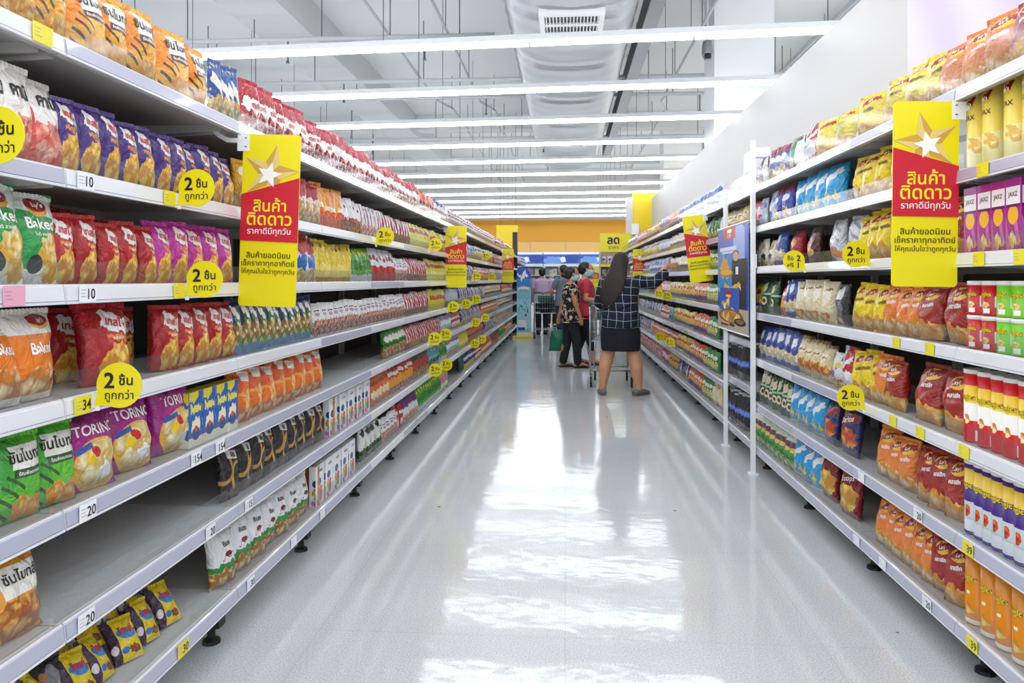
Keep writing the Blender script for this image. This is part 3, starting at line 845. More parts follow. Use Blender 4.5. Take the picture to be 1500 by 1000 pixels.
prod('navy', SNK, 'navy blue snack packet', '2A2870', [('wrect', 'E2DEE8', .68, .55, .12, .5, 8), ('chips', 'A07A4A', .5, .18, .5, .16, 0, 'E2CDB0', 8)], w=.11, h=.18, t=.05)
prod('whitegold', SNK, 'white and gold snack packet', 'E8E2D6', [('blob', '3A2A20', .5, .35, .3, .12), ('chips', 'B58A3A', .5, .15, .5, .14, 0, 'F0DCA8', 8), ('ell', 'D4A83A', .5, .72, .28, .1)], w=.115, h=.18, t=.05)
prod('orange', SNK, 'tangerine snack packet', 'E36A1E', [('blob', 'F6DCAE', .5, .4, .3, .16), ('rect', 'B03A12', .5, .8, .35, .07)], w=.11, h=.18, t=.05)
prod('torino', CRK, 'magenta popcorn snack bag', 'A91F86', [('ell', 'F2B52A', .6, .3, .47, .33), ('chips', 'D9B25A', .6, .3, .43, .3, 0, 'FAF0C4', 5), ('blob', 'F4F2F4', .72, .22, .14, .13), ('ell', 'C8201E', .52, .46, .1, .06, -30), ('ell', 'F5CE1C', .42, .38, .09, .07), ('rect', '3C5AA8', .32, .52, .14, .035, 15), ('blob', '6E0F54', .15, .95, .4, .1)],
     [('TORINO', .58, .74, .2, 'white', .02)], w=.185, h=.215, t=.085)
prod('bluebox', 'snack_box', 'blue biscuit box with yellow top', '2A62AC', [('rect', 'E8E2CA', .5, .06, .6, .12), ('blob', 'F0E6C8', .5, .34, .34, .2), ('ell', '1E3F8E', .5, .24, .3, .12), ('ell', 'D9532A', .5, .33, .12, .06), ('blob', 'E4D23A', .2, .94, .5, .12), ('wrect', 'E8D66A', .5, .7, .4, .06)], w=.088, h=.175, t=.05, kind='box', cat='snack box')
prod('orange_s', CRK, 'orange wafer snack bag', 'EC7716', [('blob', 'F6C684', .75, .35, .2, .3, 15), ('ring', 'F2A23C', .3, .3, .5, .3), ('ell', 'E3540F', .3, .75, .3, .16), ('rect', 'F5EFE4', .72, .88, .24, .09, -5), ('chips', 'C7691C', .4, .12, .5, .12, 0, 'F7CE8A', 7)], w=.125, h=.19, t=.07)
prod('greennut', SNK, 'green nut snack bag', '2F8A2E', [('chips', 'A8601E', .5, .2, .6, .22, 0, 'F0C890', 6), ('ell', 'F1EDE2', .5, .72, .36, .12), ('rect', '1E5A22', .5, .5, .6, .05)], w=.125, h=.19, t=.06)
prod('lightblue', SNK, 'light blue snack packet', '6FC3DC', [('ell', 'F0F2F0', .5, .6, .3, .14), ('chips', 'B07A3E', .5, .2, .5, .18, 0, 'F2E4C0', 8), ('rect', 'C83A3A', .5, .84, .35, .05)], w=.1, h=.175, t=.05)
prod('black', CRK, 'black wafer snack bag', '1C1512', [('ring', 'C79A4A', .8, .4, .45, .32), ('ring', 'B98A3E', .1, .7, .4, .4), ('rect', 'EDEAE6', .6, .84, .27, .08, -6), ('chips', '3A241A', .5, .1, .5, .1, 0, '8A6238', 7)], [('Big', .6, .85, .11, 'black', .03)], w=.12, h=.195, t=.06, rough=.22)
prod('woodbox', 'snack_box', 'thin orange brown snack box', 'B4651C', [('rect', 'D98A2E', .5, .5, .2, .6)], w=.03, h=.19, t=.1, kind='box', cat='snack box')
prod('fruit', 'snack_box', 'white fruit snack box with blue disc', 'E9EAEC', [('ell', '27447E', .4, .58, .24, .1), ('blob', 'D04A4E', .6, .26, .2, .2, 10), ('blob', '7FB04A', .4, .22, .14, .12), ('blob', 'C83A9A', .25, .08, .16, .07), ('chips', 'C48A3A', .3, .38, .2, .08, 0, 'F0DCA8', 9)], [('มะม่วง', .55, .86, .1, 'black', .03)], w=.12, h=.19, t=.035, kind='box', cat='snack box')
prod('redorange', SNK, 'red flame snack packet', 'C2301C', [('blob', 'EE9A2A', .4, .4, .35, .26), ('rect', 'F3E7DA', .55, .78, .3, .07), ('chips', '8A2A10', .5, .12, .5, .12, 0, 'E9A468', 8)], w=.11, h=.18, t=.05)
prod('darkred', SNK, 'dark red and black snack packet', '3A1A22', [('blob', 'B0362A', .5, .6, .4, .2), ('chips', '8A4A1E', .5, .2, .5, .18, 0, 'E0A864', 8)], w=.1, h=.18, t=.05)
prod('teal', SNK, 'teal snack packet', '3E9AA0', [('bits', 'D8E4E2', 0, 0, .3, 0, 0, None, 6), ('blob', '1E4E6A', .5, .3, .3, .14)], w=.1, h=.18, t=.05)
prod('nut', SNK, 'white and green peanut snack bag', 'E9EAEC', [('chips', 'A5671C', .5, .16, .75, .2, 0, 'F6DA86', 7), ('wrect', '2E8A3E', .5, .36, .6, .055), ('ell', '7A1E22', .6, .56, .12, .045), ('wrect', 'A8262A', .55, .5, .22, .012, 6), ('rect', 'DADADC', .5, .96, .6, .06)], [('ซีเฮง', .58, .74, .11, 'brown', .03)], w=.13, h=.2, t=.065)
prod('koala', 'biscuit_packet', 'small yellow biscuit packet', 'EFCF16', [('bits', '3A2210', 0, 0, .17, 0, 0, None, 5), ('rect', '3E2440', .12, .5, .15, .5), ('ell', 'E6DCE4', .12, .3, .1, .1), ('ell', '2C8AD0', .6, .58, .3, .13, -10), ('blob', '8A4A22', .7, .2, .18, .12), ('ell', '2C7AC8', .4, .22, .12, .07)], [('โลเล่', .6, .66, .2, 'red', .04)], w=.1, h=.13, t=.035)
prod('greypack', 'nut_packet', 'black and grey nut packet', '24231F', [('blob', '8C8E8E', .6, .5, .3, .35), ('blob', 'D9BE8C', .6, .35, .18, .14), ('ell', 'C87A2E', .35, .7, .1, .08)], w=.11, h=.14, t=.05)
prod('darkgreen', SNK, 'white bag with dark green base', 'E6E7E4', [('chips', '0E3A1E', .5, .2, .7, .22, 0, '2E7A3A', 6), ('blob', '2A2A28', .5, .84, .4, .1), ('blob', 'C9B98A', .5, .5, .2, .1)], w=.12, h=.19, t=.06)
prod('purplew', SNK, 'purple topped white snack packet', 'E3DFE4', [('blob', '6A1E6E', .5, .88, .7, .2), ('chips', 'B06A3E', .5, .2, .5, .2, 0, 'F0D0B0', 8)], w=.1, h=.18, t=.05)
prod('pinkgreen', SNK, 'pink and lime snack packet', 'A8C83A', [('blob', 'D97A9A', .5, .65, .4, .2), ('blob', 'F2F0E0', .5, .25, .3, .15)], w=.1, h=.18, t=.05)
prod('bottle', SNK, 'dark green snack pouch', '173430', [('blob', '2F5A54', .5, .6, .3, .2)], w=.11, h=.18, t=.06)
prod('navyyellow', SNK, 'navy snack bag with yellow base', '262B7A', [('rect', 'E8C61E', .5, .2, .7, .2), ('ell', 'E7E4EE', .5, .7, .28, .1)], w=.11, h=.185, t=.05)

# wall side
def lays(base, dk, bot='F3D98A'): return [('chips', 'D9922A', .6, .13, .65, .2, 0, bot, 6), ('rect', dk, .04, .5, .05, .6), ('ell', 'F6C63A', .6, .82, .27, .11), ('wrect', '9E1820', .6, .83, .31, .055, 10)]
LT = lambda c: [("Lay's", .6, .83, .085, 'white', .02, 10), ('คลาสสิค', .6, .62, .1, c, .03, 5)]
prod('lays_y', CRISP, 'yellow potato crisp bag', 'EFD214', lays('EFD214', 'D9B60E'), LT('brown'), w=.17, h=.205, t=.085)
prod('lays_o', CRISP, 'orange potato crisp bag', 'EC8434', lays('EC8434', 'D96A1E', 'FBE4B8'), LT('white'), w=.165, h=.2, t=.08)
prod('lays_r', CRISP, 'brick red potato crisp bag', 'A2221B', lays('A2221B', '7E1612', 'EFC07A'), LT('white'), w=.17, h=.205, t=.09)
prod('cyan', CRISP, 'sky blue corn chip bag', '23A0DC', [('bits', 'F0C23A', .5, .2, .0, 0), ('dia', 'F2C548', .35, .24, .16, .08), ('dia', 'F2C548', .35, .24, .07, .17), ('dia', 'F2C548', .75, .22, .16, .08), ('dia', 'F2C548', .75, .22, .07, .17), ('wrect', 'F3F1F0', .5, .7, .36, .08, 25), ('rect', 'D8DCE0', .5, .03, .6, .05)], [('สแน็ค', .5, .7, .14, 'red', .03, 20)], w=.17, h=.215, t=.085)
prod('cream', CRISP, 'cream coloured chip bag', 'E6D6AE', [('blob', 'D8551E', .6, .16, .12, .1), ('chips', 'C9802A', .4, .12, .3, .1, 0, 'F0D08A', 7), ('ell', 'F0E8D0', .5, .65, .3, .2), ('wrect', '8A5A2A', .55, .8, .25, .025)], w=.16, h=.22, t=.08)
prod('creamchip', CRISP, 'cream tortilla chip bag', 'E3CF9E', [('chips', 'B5551A', .5, .28, .5, .14, 0, 'F2B74A', 6), ('ell', 'EFE3C2', .5, .66, .34, .1), ('wrect', 'A03A2A', .5, .66, .2, .02), ('chips', '7A5A2E', .5, .96, .5, .07, 0, 'D8BE84', 9)], w=.165, h=.2, t=.085)
prod('bluew', CRISP, 'blue and white crisp bag', '3A57A8', [('chips', 'C8B48A', .5, .3, .55, .18, 0, 'F2EBD8', 6), ('blob', 'E9EAF0', .35, .75, .25, .14), ('ell', '2A3A86', .6, .5, .15, .1)], w=.15, h=.215, t=.075)
prod('greend', CRISP, 'dark green crisp bag', '1E4A24', [('blob', 'DDD2AA', .4, .75, .3, .14), ('ell', 'E6D9B8', .55, .35, .25, .13), ('ell', '6A3A1E', .55, .35, .12, .06), ('rect', '9FD0B0', .5, .55, .6, .03)], w=.15, h=.21, t=.07)
prod('greenw', CRISP, 'bright green crisp bag', '4E9E3A', [('rect', 'E7ECDD', .5, .9, .7, .12), ('ell', '7A2A5A', .5, .66, .3, .11), ('ell', 'E8C86A', .5, .55, .3, .07), ('blob', '2E7A2A', .5, .2, .4, .2), ('chips', '6FA83A', .6, .14, .3, .14, 0, 'E3DE9A', 7)], w=.14, h=.2, t=.065)
prod('brown', SNK, 'dark brown snack bag', '4A1E16', [('blob', 'B5482A', .4, .55, .25, .18), ('ell', 'D9A24A', .6, .3, .2, .1)], w=.16, h=.2, t=.08)
prod('redtri', SNK, 'crimson triangular snack bag', 'A01E30', [('ell', 'E39A2A', .6, .58, .2, .12), ('wrect', 'F0DDE2', .45, .3, .35, .07), ('rect', 'EDE6E6', .05, .5, .08, .6)], w=.16, h=.21, t=.1)
prod('silver', SNK, 'silver and white snack bag', 'CDD0D6', [('blob', 'E8692A', .6, .2, .35, .12), ('blob', '4A4A8A', .2, .12, .3, .12), ('stripes', '8E9098', .5, .55, .5, .35, 70, None, 14)], w=.17, h=.21, t=.08, rough=.2)
prod('blackbag', CRISP, 'black and silver crisp bag', '1A1A1E', [('blob', 'C9CCD2', .5, .78, .3, .14), ('blob', '6A6E78', .5, .4, .3, .16), ('chips', 'B5742A', .4, .12, .3, .1, 0, 'F0C888', 7)], w=.15, h=.205, t=.08)
prod('redwhite2', SNK, 'red and white sauce snack bag', 'B71C2A', [('blob', 'EDE6EA', .5, .3, .4, .16), ('wrect', 'F0E6E6', .55, .68, .3, .05, 15), ('rect', 'B8CCD8', .15, .5, .12, .6)], w=.14, h=.215, t=.07)
prod('toys', SNK, 'multicoloured party snack bag', 'D9D8DC', [('bits', 'C5303A', 0, 0, .3, 0, 0, None, 4), ('blob', '3A6AB8', .3, .4, .2, .12), ('ell', 'D6C82A', .6, .65, .18, .09), ('chips', 'B07A2A', .5, .12, .5, .12, 0, 'F0CE8A', 7)], w=.13, h=.17, t=.06)
prod('dor', CRISP, 'navy tortilla chip bag with red ribbon', '2A2A66', [('chips', 'B5421A', .55, .35, .42, .2, 0, 'F0A05A', 4), ('wrect', '8E1A22', .5, .72, .45, .1, 12), ('blob', '1A1626', .5, .95, .7, .1)], [('Doritos', .5, .73, .17, 'white', .02, 12)], w=.17, h=.215, t=.08)
prod('scoops', CRISP, 'red tortilla scoop bag', '8C1A28', [('chips', 'C98A1E', .5, .38, .45, .3, 0, 'F3DB62', 4), ('rect', 'D8CFC4', .02, .5, .06, .6), ('wrect', '7E1420', .5, .76, .48, .1, 10)], [('Scoops', .5, .77, .16, 'white', .02, 12)], w=.175, h=.22, t=.085)
prod('bluep', CRISP, 'blue and purple crisp bag', '3B49A6', [('blob', '8A1E3A', .5, .9, .6, .12), ('chips', 'B5803A', .5, .2, .4, .18, 0, 'F0D098', 7), ('ell', 'E3E4F0', .5, .62, .3, .1)], w=.15, h=.21, t=.07)
prod('greenwh', CRISP, 'green and white crisp bag', '1E7A3A', [('rect', 'EEF0EC', .85, .5, .16, .7, 8), ('blob', '4A1A1E', .6, .9, .3, .1), ('ell', 'D9C86A', .4, .25, .2, .12)], w=.15, h=.205, t=.08)
prod('maroon', CRISP, 'maroon crisp bag', '551A22', [('blob', 'D98A2A', .5, .2, .4, .16), ('rect', 'E6DEDC', .9, .5, .1, .7, 6)], w=.15, h=.205, t=.08)
prod('bluewhite', SNK, 'blue and white snack packet', 'C9D2E4', [('blob', '3A58B0', .5, .72, .4, .14), ('blob', '5A6AA8', .4, .3, .3, .12)], w=.13, h=.2, t=.05)
prod('orangemix', SNK, 'orange and cream snack packet', 'E2C49A', [('blob', 'D8602A', .5, .6, .4, .2), ('blob', '6A3A6A', .5, .2, .3, .1)], w=.12, h=.2, t=.05)
prod('whitepurple', SNK, 'white and purple snack packet', 'DAD4E2', [('blob', '7A4A9A', .5, .6, .3, .16), ('blob', 'C8A03A', .5, .2, .3, .1)], w=.12, h=.2, t=.05)
prod('yellows', CRISP, 'small yellow crisp bag', 'E4C81E', [('ell', '23369A', .5, .24, .4, .12), ('ell', 'B8202A', .55, .72, .25, .09), ('chips', 'D99A2A', .5, .46, .3, .12, 0, 'F6E08A', 8)], w=.125, h=.185, t=.06)
prod('orange2', CRISP, 'small orange crisp bag', 'DE5A22', [('ell', '2E3A96', .5, .22, .42, .12), ('ell', 'F1E8DA', .55, .72, .25, .09), ('chips', 'D08A2A', .5, .46, .3, .12, 0, 'F6DAA0', 8)], w=.125, h=.185, t=.06)
prod('greens', CRISP, 'small green crisp bag', '2E8A3E', [('ell', 'E7E9D8', .5, .7, .3, .1), ('chips', 'B8A03A', .5, .36, .34, .2, 0, 'F2ECA8', 8)], w=.125, h=.185, t=.06)
prod('pinkred', SNK, 'pink and red snack packet', 'C8405A', [('blob', 'F0D6DC', .5, .6, .4, .2), ('blob', '7A1E2E', .5, .2, .4, .12)], w=.12, h=.19, t=.05)
prod('purplebox', 'crisp_box', 'purple crisp box with white panel', 'A21E8A', [('ell', 'E8A82A', .5, .5, .36, .13), ('chips', 'D9A03A', .5, .16, .5, .09, 0, 'F7E6B0', 5), ('stripes', 'C860B8', .5, .4, .7, .4, 30, None, 7), ('ell', 'EFB43A', .5, .5, .33, .12), ('rect', 'F1EEF2', .5, .77, .48, .12), ('rect', '5A1458', .5, .63, .48, .02)], [('JAXZ', .5, .78, .09, 'black', .01)], w=.075, h=.215, t=.05, kind='box', cat='crisp box')
lidw = mat('lid_plastic', 'E9E7E2', .3)
prod('stax', 'crisp_tube', 'pale yellow crisp tube', 'F0D65E', [('rect', 'F3E29A', .5, .2, 1, .2), ('chips', 'D9A83A', .5, .3, .2, .12, 0, 'F8EBB0', 9), ('wrect', '9E1820', .5, .8, .12, .04, 8), ('ell', 'F5C63A', .5, .76, .09, .03)], [("Lay's", .5, .8, .06, 'white', .02, 6), ('STAX', .5, .64, .08, 'brown', .03)], w=.075, h=.265, t=.075, kind='tube', cat='crisp tube', lid=lidw)
prod('carton', 'crisp_box', 'yellow and grey crisp carton', 'E3B81E', [('rect', 'B9BCC2', .7, .5, .25, .42), ('rect', '8A8E96', .7, .6, .2, .06)], w=.1, h=.19, t=.1, kind='box', cat='crisp box')
def prt(top, mid, bot, white='F2EFE8'): return [('rect', mid, .5, .64, 1, .14), ('rect', white, .5, .42, 1, .12), ('chips', 'C8782A', .48, .3, .1, .07, 0, 'F5E0A0', 12), ('rect', bot, .5, .1, 1, .12), ('rect', 'F4F4F2', .7, .1, .05, .07), ('ell', 'F3ECD8', .35, .38, .07, .05)]
PT = [('Pringles', .5, .62, .11, 'yellow', .03, 0)]
PTK = [('Pringles', .5, .62, .11, 'black', .075, 0)] + PT
prod('prt_red', 'crisp_tube', 'red and yellow crisp tube', 'D21A1E', prt('', 'F2C81E', 'CC181E'), PTK, w=.076, h=.235, t=.076, kind='tube', cat='crisp tube', lid=lidw)
prod('prt_purple', 'crisp_tube', 'purple and white crisp tube', '43237E', [('rect', 'EFC52A', .5, .78, 1, .1), ('rect', 'C8CCD2', .5, .3, 1, .14), ('chips', '9A2A1A', .48, .3, .1, .09, 0, 'E8703A', 8), ('rect', 'E9EAEE', .5, .1, 1, .1), ('rect', '4A2A9A', .5, .02, 1, .025)], [('Pringles', .5, .66, .11, 'black', .075)] + [('Pringles', .5, .66, .11, 'yellow', .03)], w=.076, h=.24, t=.076, kind='tube', cat='crisp tube', lid=lidw)
prod('prt_orange', 'crisp_tube', 'orange crisp tube', 'E08A16', [('chips', 'C8801E', .48, .2, .13, .09, 0, 'F8E468', 6), ('rect', 'F3EAD8', .48, .42, .08, .02), ('rect', 'F0E8DC', .5, .04, 1, .03)], PTK, w=.076, h=.24, t=.076, kind='tube', cat='crisp tube', lid=lidw)
def can(c): return [('chips', 'C8902A', .5, .3, .1, .1, 0, 'F5E0A0', 8), ('rect', 'F2F0EC', .5, .14, .1, .07), ('rect', 'EFEFEA', .72, .4, .06, .16), ('stripes', '2A2A2A', .72, .4, .05, .14, 0, None, 22)]
prod('can_red', 'crisp_can', 'short red crisp can', 'C3151C', can(0), [('Pringles', .5, .62, .17, 'black', .07), ('Pringles', .5, .62, .17, 'yellow', .03)], w=.074, h=.108, t=.074, kind='tube', cat='crisp can', lid=lidw)
prod('can_green', 'crisp_can', 'short lime green crisp can', '79C71C', can(0), [('Pringles', .5, .62, .17, 'black', .07), ('Pringles', .5, .62, .17, 'yellow', .03)], w=.074, h=.108, t=.074, kind='tube', cat='crisp can', lid=lidw)
prod('blackpack', 'seaweed_pack', 'tall black seaweed pack with blue band', '121317', [('rect', '2A57C8', .5, .46, .6, .09), ('stripes', 'C9D6F0', .5, .46, .4, .06, 0, None, 18), ('rect', 'C4C8D0', .5, .97, .6, .03)], w=.14, h=.25, t=.05, rough=.35, cat='seaweed pack')
prod('whitebox', 'snack_box', 'plain white carton', 'EDEFF3', [('rect', '9AA8C6', .5, .5, .5, .04)], w=.16, h=.14, t=.1, kind='box', cat='carton')

# ------------------------------------------------------------------ stocking the shelves
COUNT = {}
NBAG = [0]
def place(key, R, sh, Y, row=0, yaw=0, tilt=None, top=None, dz=0, extra='', near=None, sx=None, roll=0, label=None, scale=None, ws=1.0):
    p = PROD[key]
    tp = R.top[sh] if top is None else top
    p2 = abs(Y)
    near = (Y < 3.7 and p['kind'] == 'bag') if near is None else near
    var = NBAG[0] % (3 if Y < 4.5 else 2); NBAG[0] += 1
    me, sub = get_mesh(p, var, near)
    o = link(p['name'], me)
    if sub is not None and (near or (p['kind'] == 'tube' and Y < 5)):
        link('top_seal' if p['kind'] == 'bag' else 'lid', sub, o)
    back = (.045 + p['t'] * .5 + row * (p['t'] + .025)) if sx is None else sx
    if tilt is None: tilt = rnd.uniform(-.16, .0) if p['kind'] == 'bag' else 0
    sc = scale or (rnd.uniform(.94, 1.05) if p['kind'] == 'bag' else 1)
    back += max(0, -tilt) * 0
    rot = Matrix.Rotation(R.rotz + yaw * R.s, 4, 'Z') @ Matrix.Rotation(tilt, 4, 'X') @ Matrix.Rotation(roll, 4, 'Y') @ Matrix.Diagonal((sc * ws, sc, sc, 1))
    pts = [rot @ v.co for v in me.vertices]
    zmin = min(q.z for q in pts)
    if sx is None: back = max(back if row else 0, .037 - min(q.x * R.s for q in pts)) + (row * .01)
    o.matrix_world = Matrix.Translation((R.X + R.s * back, Y, tp + .0015 + dz - zmin)) @ rot
    kk = (R.what, sh, p['desc'], row > 0, extra)
    COUNT[kk] = COUNT.get(kk, 0) + 1
    where = '%s shelf, %s' % (SHELFW[sh], R.what)
    if len(p['desc'].split()) > 6: where = where.replace(' shelf', '')
    if label is None:
        if row: label = '%s in back row, %s such from near end, %s' % (p['desc'], ordinal(COUNT[kk]), where)
        else: label = '%s, %s such from near end, %s' % (p['desc'], ordinal(COUNT[kk]), where)
    tag(o, label, p['cat'], '%s packs, %s' % (p['desc'], where))
    return o

def fill(R, sh, key, x0, x1, n=None, yaw=None, rows=1, pitch=None, top=None, jit=.006, scale=None, rdz=0):
    """a run of one product between two picture columns"""
    p = PROD[key]
    X = R.X + R.s * (.045 + p['t'] / 2)
    a, b = sorted((y_at(x0, X), y_at(x1, X)))
    if n is None:
        pt = pitch or p['w'] * (.86 if p['kind'] == 'bag' else 1.04)
        n = max(1, round((b - a) / pt) + 1)
    ys = [a + (b - a) * (i + .5 * (n == 1)) / max(1, n - 1) for i in range(n)]
    pt = (b - a) / max(1, n - 1) if n > 1 else 1
    need = math.degrees(math.acos(max(.3, min(1, (pt - .006) / p['w'])))) if pt < p['w'] else 4
    ws = max(.7, min(1.0, pt / (.97 * p['w']))) if p['kind'] == 'bag' and n > 1 else 1.0
    yw = math.radians(min(need, 17)) if yaw is None else math.radians(yaw)
    for r in range(rows - 1, -1, -1):
        for y in ys:
            if r and rnd.random() < .12: continue
            place(key, R, sh, y + rnd.uniform(-jit, jit) + r * .03, r, (yw + rnd.uniform(-.11, .11)) if p['kind'] == 'bag' else rnd.uniform(-.03, .03), top=top, dz=rdz * r, ws=ws, scale=scale and scale * rnd.uniform(.96, 1.05), roll=rnd.uniform(-.05, .05) if p['kind'] == 'bag' else 0)

# the part-empty rack
def many(R, sh, key, xs, **k):
    for x in xs:
        p = PROD[key]; X = R.X + R.s * (.045 + p['t'] / 2)
        place(key, R, sh, y_at(x, X), 0, math.radians(k.get('yaw', 12) + rnd.uniform(-8, 8)), tilt=rnd.uniform(-.2, -.02))
L = LR
many(L, 0, 'sun_y', (-40, 8, 55, 118, 152, 196, 246, 278)); 
for k, *a in (('blue_y', 312, 336, 4), ('redwhite', 362, 400, 4), ('redwhite', 416, 606), ('darkorange', 614, 630), ('violet', 634, 650), ('whitepk', 655, 722), ('red', 725, 737), ('ygreen', 739, 748)): fill(L, 0, k, *a)
many(L, 1, 'pinkwhite', (-42, 0, 48), yaw=5)
fill(L, 1, 'purple', 84, 322, 11, rows=3, yaw=14, scale=.95, rdz=.02)
for k, *a in (('yellowsn', 348, 362, 2), ('orange_c', 374, 424), ('redtop', 436, 456, 3), ('orange_c', 462, 490), ('whiteorange', 494, 520), ('whitesilver', 523, 549), ('wine', 552, 594), ('yellowred', 597, 624), ('yellow2', 627, 650), ('blue', 656, 692), ('yellowwhite', 695, 719), ('red', 722, 735), ('mixed', 738, 748)): fill(L, 1, k, *a)
many(L, 2, 'baked_g', (-22, 37), yaw=5)
fill(L, 2, 'tred', 76, 205, 5, rows=3, yaw=14, scale=.86, rdz=.022)
fill(L, 2, 'magenta', 226, 320, 5, yaw=16)
for k, *a in (('fish', 436, 449, 2), ('yellow', 455, 504), ('green', 509, 535), ('whitered', 538, 571), ('whitepink', 574, 591), ('redstripe', 594, 619), ('yellowred', 622, 650), ('blue', 655, 690), ('orangered', 693, 713), ('white', 716, 748)): fill(L, 2, k, *a)
many(L, 3, 'bake_o', (-24, 32), yaw=5)
for x, bk, yw in ((64, .25, 10), (84, .2, 30), (104, .27, 5)): place('tred', L, 3, y_at(x + 8, L.X - bk), 0, math.radians(yw), sx=bk, extra='back', label='red crisp bag pushed back %s, fourth shelf, part-empty rack' % ('beside orange bags', 'at its middle', 'nearest the lone red bag')[(64, 84, 104).index(x)])
place('tred', L, 3, y_at(152, L.X - .08), 0, .3, scale=1.1, extra='lone', label='lone red potato crisp bag beside the gap, fourth shelf, part-empty rack')
place('tred', L, 3, y_at(168, L.X - .2), 0, .2, sx=.2, extra='lone2', label='red potato crisp bag behind the lone one, fourth shelf, part-empty rack')
fill(L, 3, 'tred', 236, 324, 5, yaw=24)
for k, *a in (('seafood', 340, 446, 11), ('whitepink', 460, 586), ('redstripe', 590, 622), ('yellow2', 627, 646), ('grey', 652, 666), ('navy', 670, 706), ('whitegold', 709, 731), ('orange', 734, 748)): fill(L, 3, k, *a)
many(L, 4, 'sun_g', (14, 66), yaw=8)
place('sun_g', L, 4, y_at(38, L.X - .2), 0, .1, sx=.21, tilt=-.05, scale=1.15, label='green grain snack bag standing behind the front ones, fifth shelf, part-empty rack')
many(L, 4, 'torino', (118, 180, 244), yaw=10)
fill(L, 4, 'bluebox', 274, 328, 4)
for k, *a in (('orange_s', 346, 458, 8), ('greennut', 562, 586), ('redstripe', 590, 640), ('lightblue', 643, 656), ('red', 659, 669), ('navy', 673, 701), ('orangered', 704, 725), ('whitegold', 728, 748)): fill(L, 4, k, *a)
many(L, 5, 'sun_o', (6,), yaw=5)
for k, *a in (('black', 332, 462, 9), ('woodbox', 473, 473, 1), ('fruit', 482, 532, 5), ('orange', 541, 562), ('redorange', 565, 598), ('darkred', 601, 622), ('teal', 625, 638), ('green', 641, 649), ('lightblue', 652, 668), ('yellow', 671, 681), ('darkorange', 684, 705), ('navy', 708, 720), ('mixed', 723, 748)): fill(L, 5, k, *a)
for k, *a in (('nut', 322, 436, 7), ('woodbox', 450, 450, 1), ('fruit', 462, 510, 5), ('darkgreen', 527, 550, 4), ('whitepink', 553, 574), ('red', 577, 583), ('purplew', 586, 606), ('green', 609, 640), ('pinkgreen', 643, 651), ('bottle', 672, 675, 2), ('navyyellow', 678, 691), ('red', 694, 701), ('orange', 704, 717), ('darkred', 719, 728), ('green', 731, 737), ('orangered', 739, 748)): fill(L, 6, k, *a)

# heap of small yellow packets and two dark nut packets on the bottom shelf
KROW = ('front', 'middle', 'back')
for r in (2, 1, 0):
    n = 6 - (r == 2)
    for i in range(n):
        y = 1.735 + .104 * i + .04 * r + rnd.uniform(-.012, .012)
        place('koala', L, 6, y, 0, rnd.uniform(-.25, .6), tilt=-.62 - .1 * r + rnd.uniform(-.12, .12), sx=.085 + .085 * r, dz=.004 + .042 * r, scale=rnd.uniform(.96, 1.04), near=True, roll=rnd.uniform(-.35, .35),
              label='small yellow biscuit packet, %s from near end in the heap\'s %s layer, bottom shelf' % (ordinal(i + 1), KROW[r]))
for i, (x, bk) in enumerate(((40, .1), (78, .13))):
    place('greypack', L, 6, y_at(x, L.X - bk), 0, .3 * i, tilt=-.4, sx=bk, near=True, label=('black and grey nut packet at the bottom corner', 'black and grey nut packet touching the yellow heap')[i])

# the white-wall rack
R = RR
many(R, 0, 'lays_o', (1404, 1440, 1478)); many(R, 0, 'lays_r', (1520,))
many(R, 0, 'lays_y', (1214, 1243, 1278, 1318, 1352, 1382))
for k, *a in (('redwhite2', 1190, 1196, 2), ('greenwh', 1170, 1171, 1), ('bluep', 1138, 1154, 3), ('maroon', 1112, 1122, 2), ('bluewhite', 1000, 1056), ('orangemix', 984, 997), ('whitepurple', 970, 981), ('yellows', 950, 968), ('pinkred', 936, 948), ('whitepurple', 922, 934)): fill(R, 0, k, *a)
fill(R, 1, 'stax', 1438, 1462, 2); fill(R, 1, 'stax', 1496, 1525, 2)
many(R, 1, 'carton', (1419,))
for k, *a in (('lays_y', 1268, 1300, 3), ('lays_y', 1330, 1385, 3), ('cyan', 1182, 1228, 4), ('bluep', 1146, 1158, 2), ('bluewhite', 1122, 1136, 2), ('pinkred', 1109, 1116, 2), ('creamchip', 1070, 1097), ('greenwh', 1047, 1060), ('navy', 1036, 1041), ('whitegold', 986, 1034), ('grey', 968, 984), ('yellowwhite', 940, 965), ('blue', 922, 938)): fill(R, 1, k, *a)
fill(R, 2, 'purplebox', 1437, 1500, 4)
many(R, 2, 'lays_r', (1412,))
for k, *a in (('lays_y', 1276, 1305, 3), ('lays_y', 1330, 1390, 3), ('silver', 1232, 1260, 2), ('brown', 1197, 1197, 1), ('redtri', 1174, 1174, 1), ('bluew', 1146, 1148, 1), ('whitegold', 1114, 1134, 3), ('brown', 1072, 1096, 3), ('greens', 1044, 1060), ('whitegold', 985, 1040), ('bluewhite', 955, 982), ('whitepurple', 925, 952)): fill(R, 2, k, *a)
for dz in (0, .11):
    for key, xs in (('can_red', (1444, 1466)), ('can_green', (1489, 1512))):
        for x in xs: place(key, R, 3, y_at(x, R.X + .09), 0, 0, dz=dz, label='%s, %s layer, %s one from near end, fourth shelf, white-wall rack' % (PROD[key]['desc'], ('lower', 'upper')[dz > 0], ('second', 'first')[xs.index(x)]))
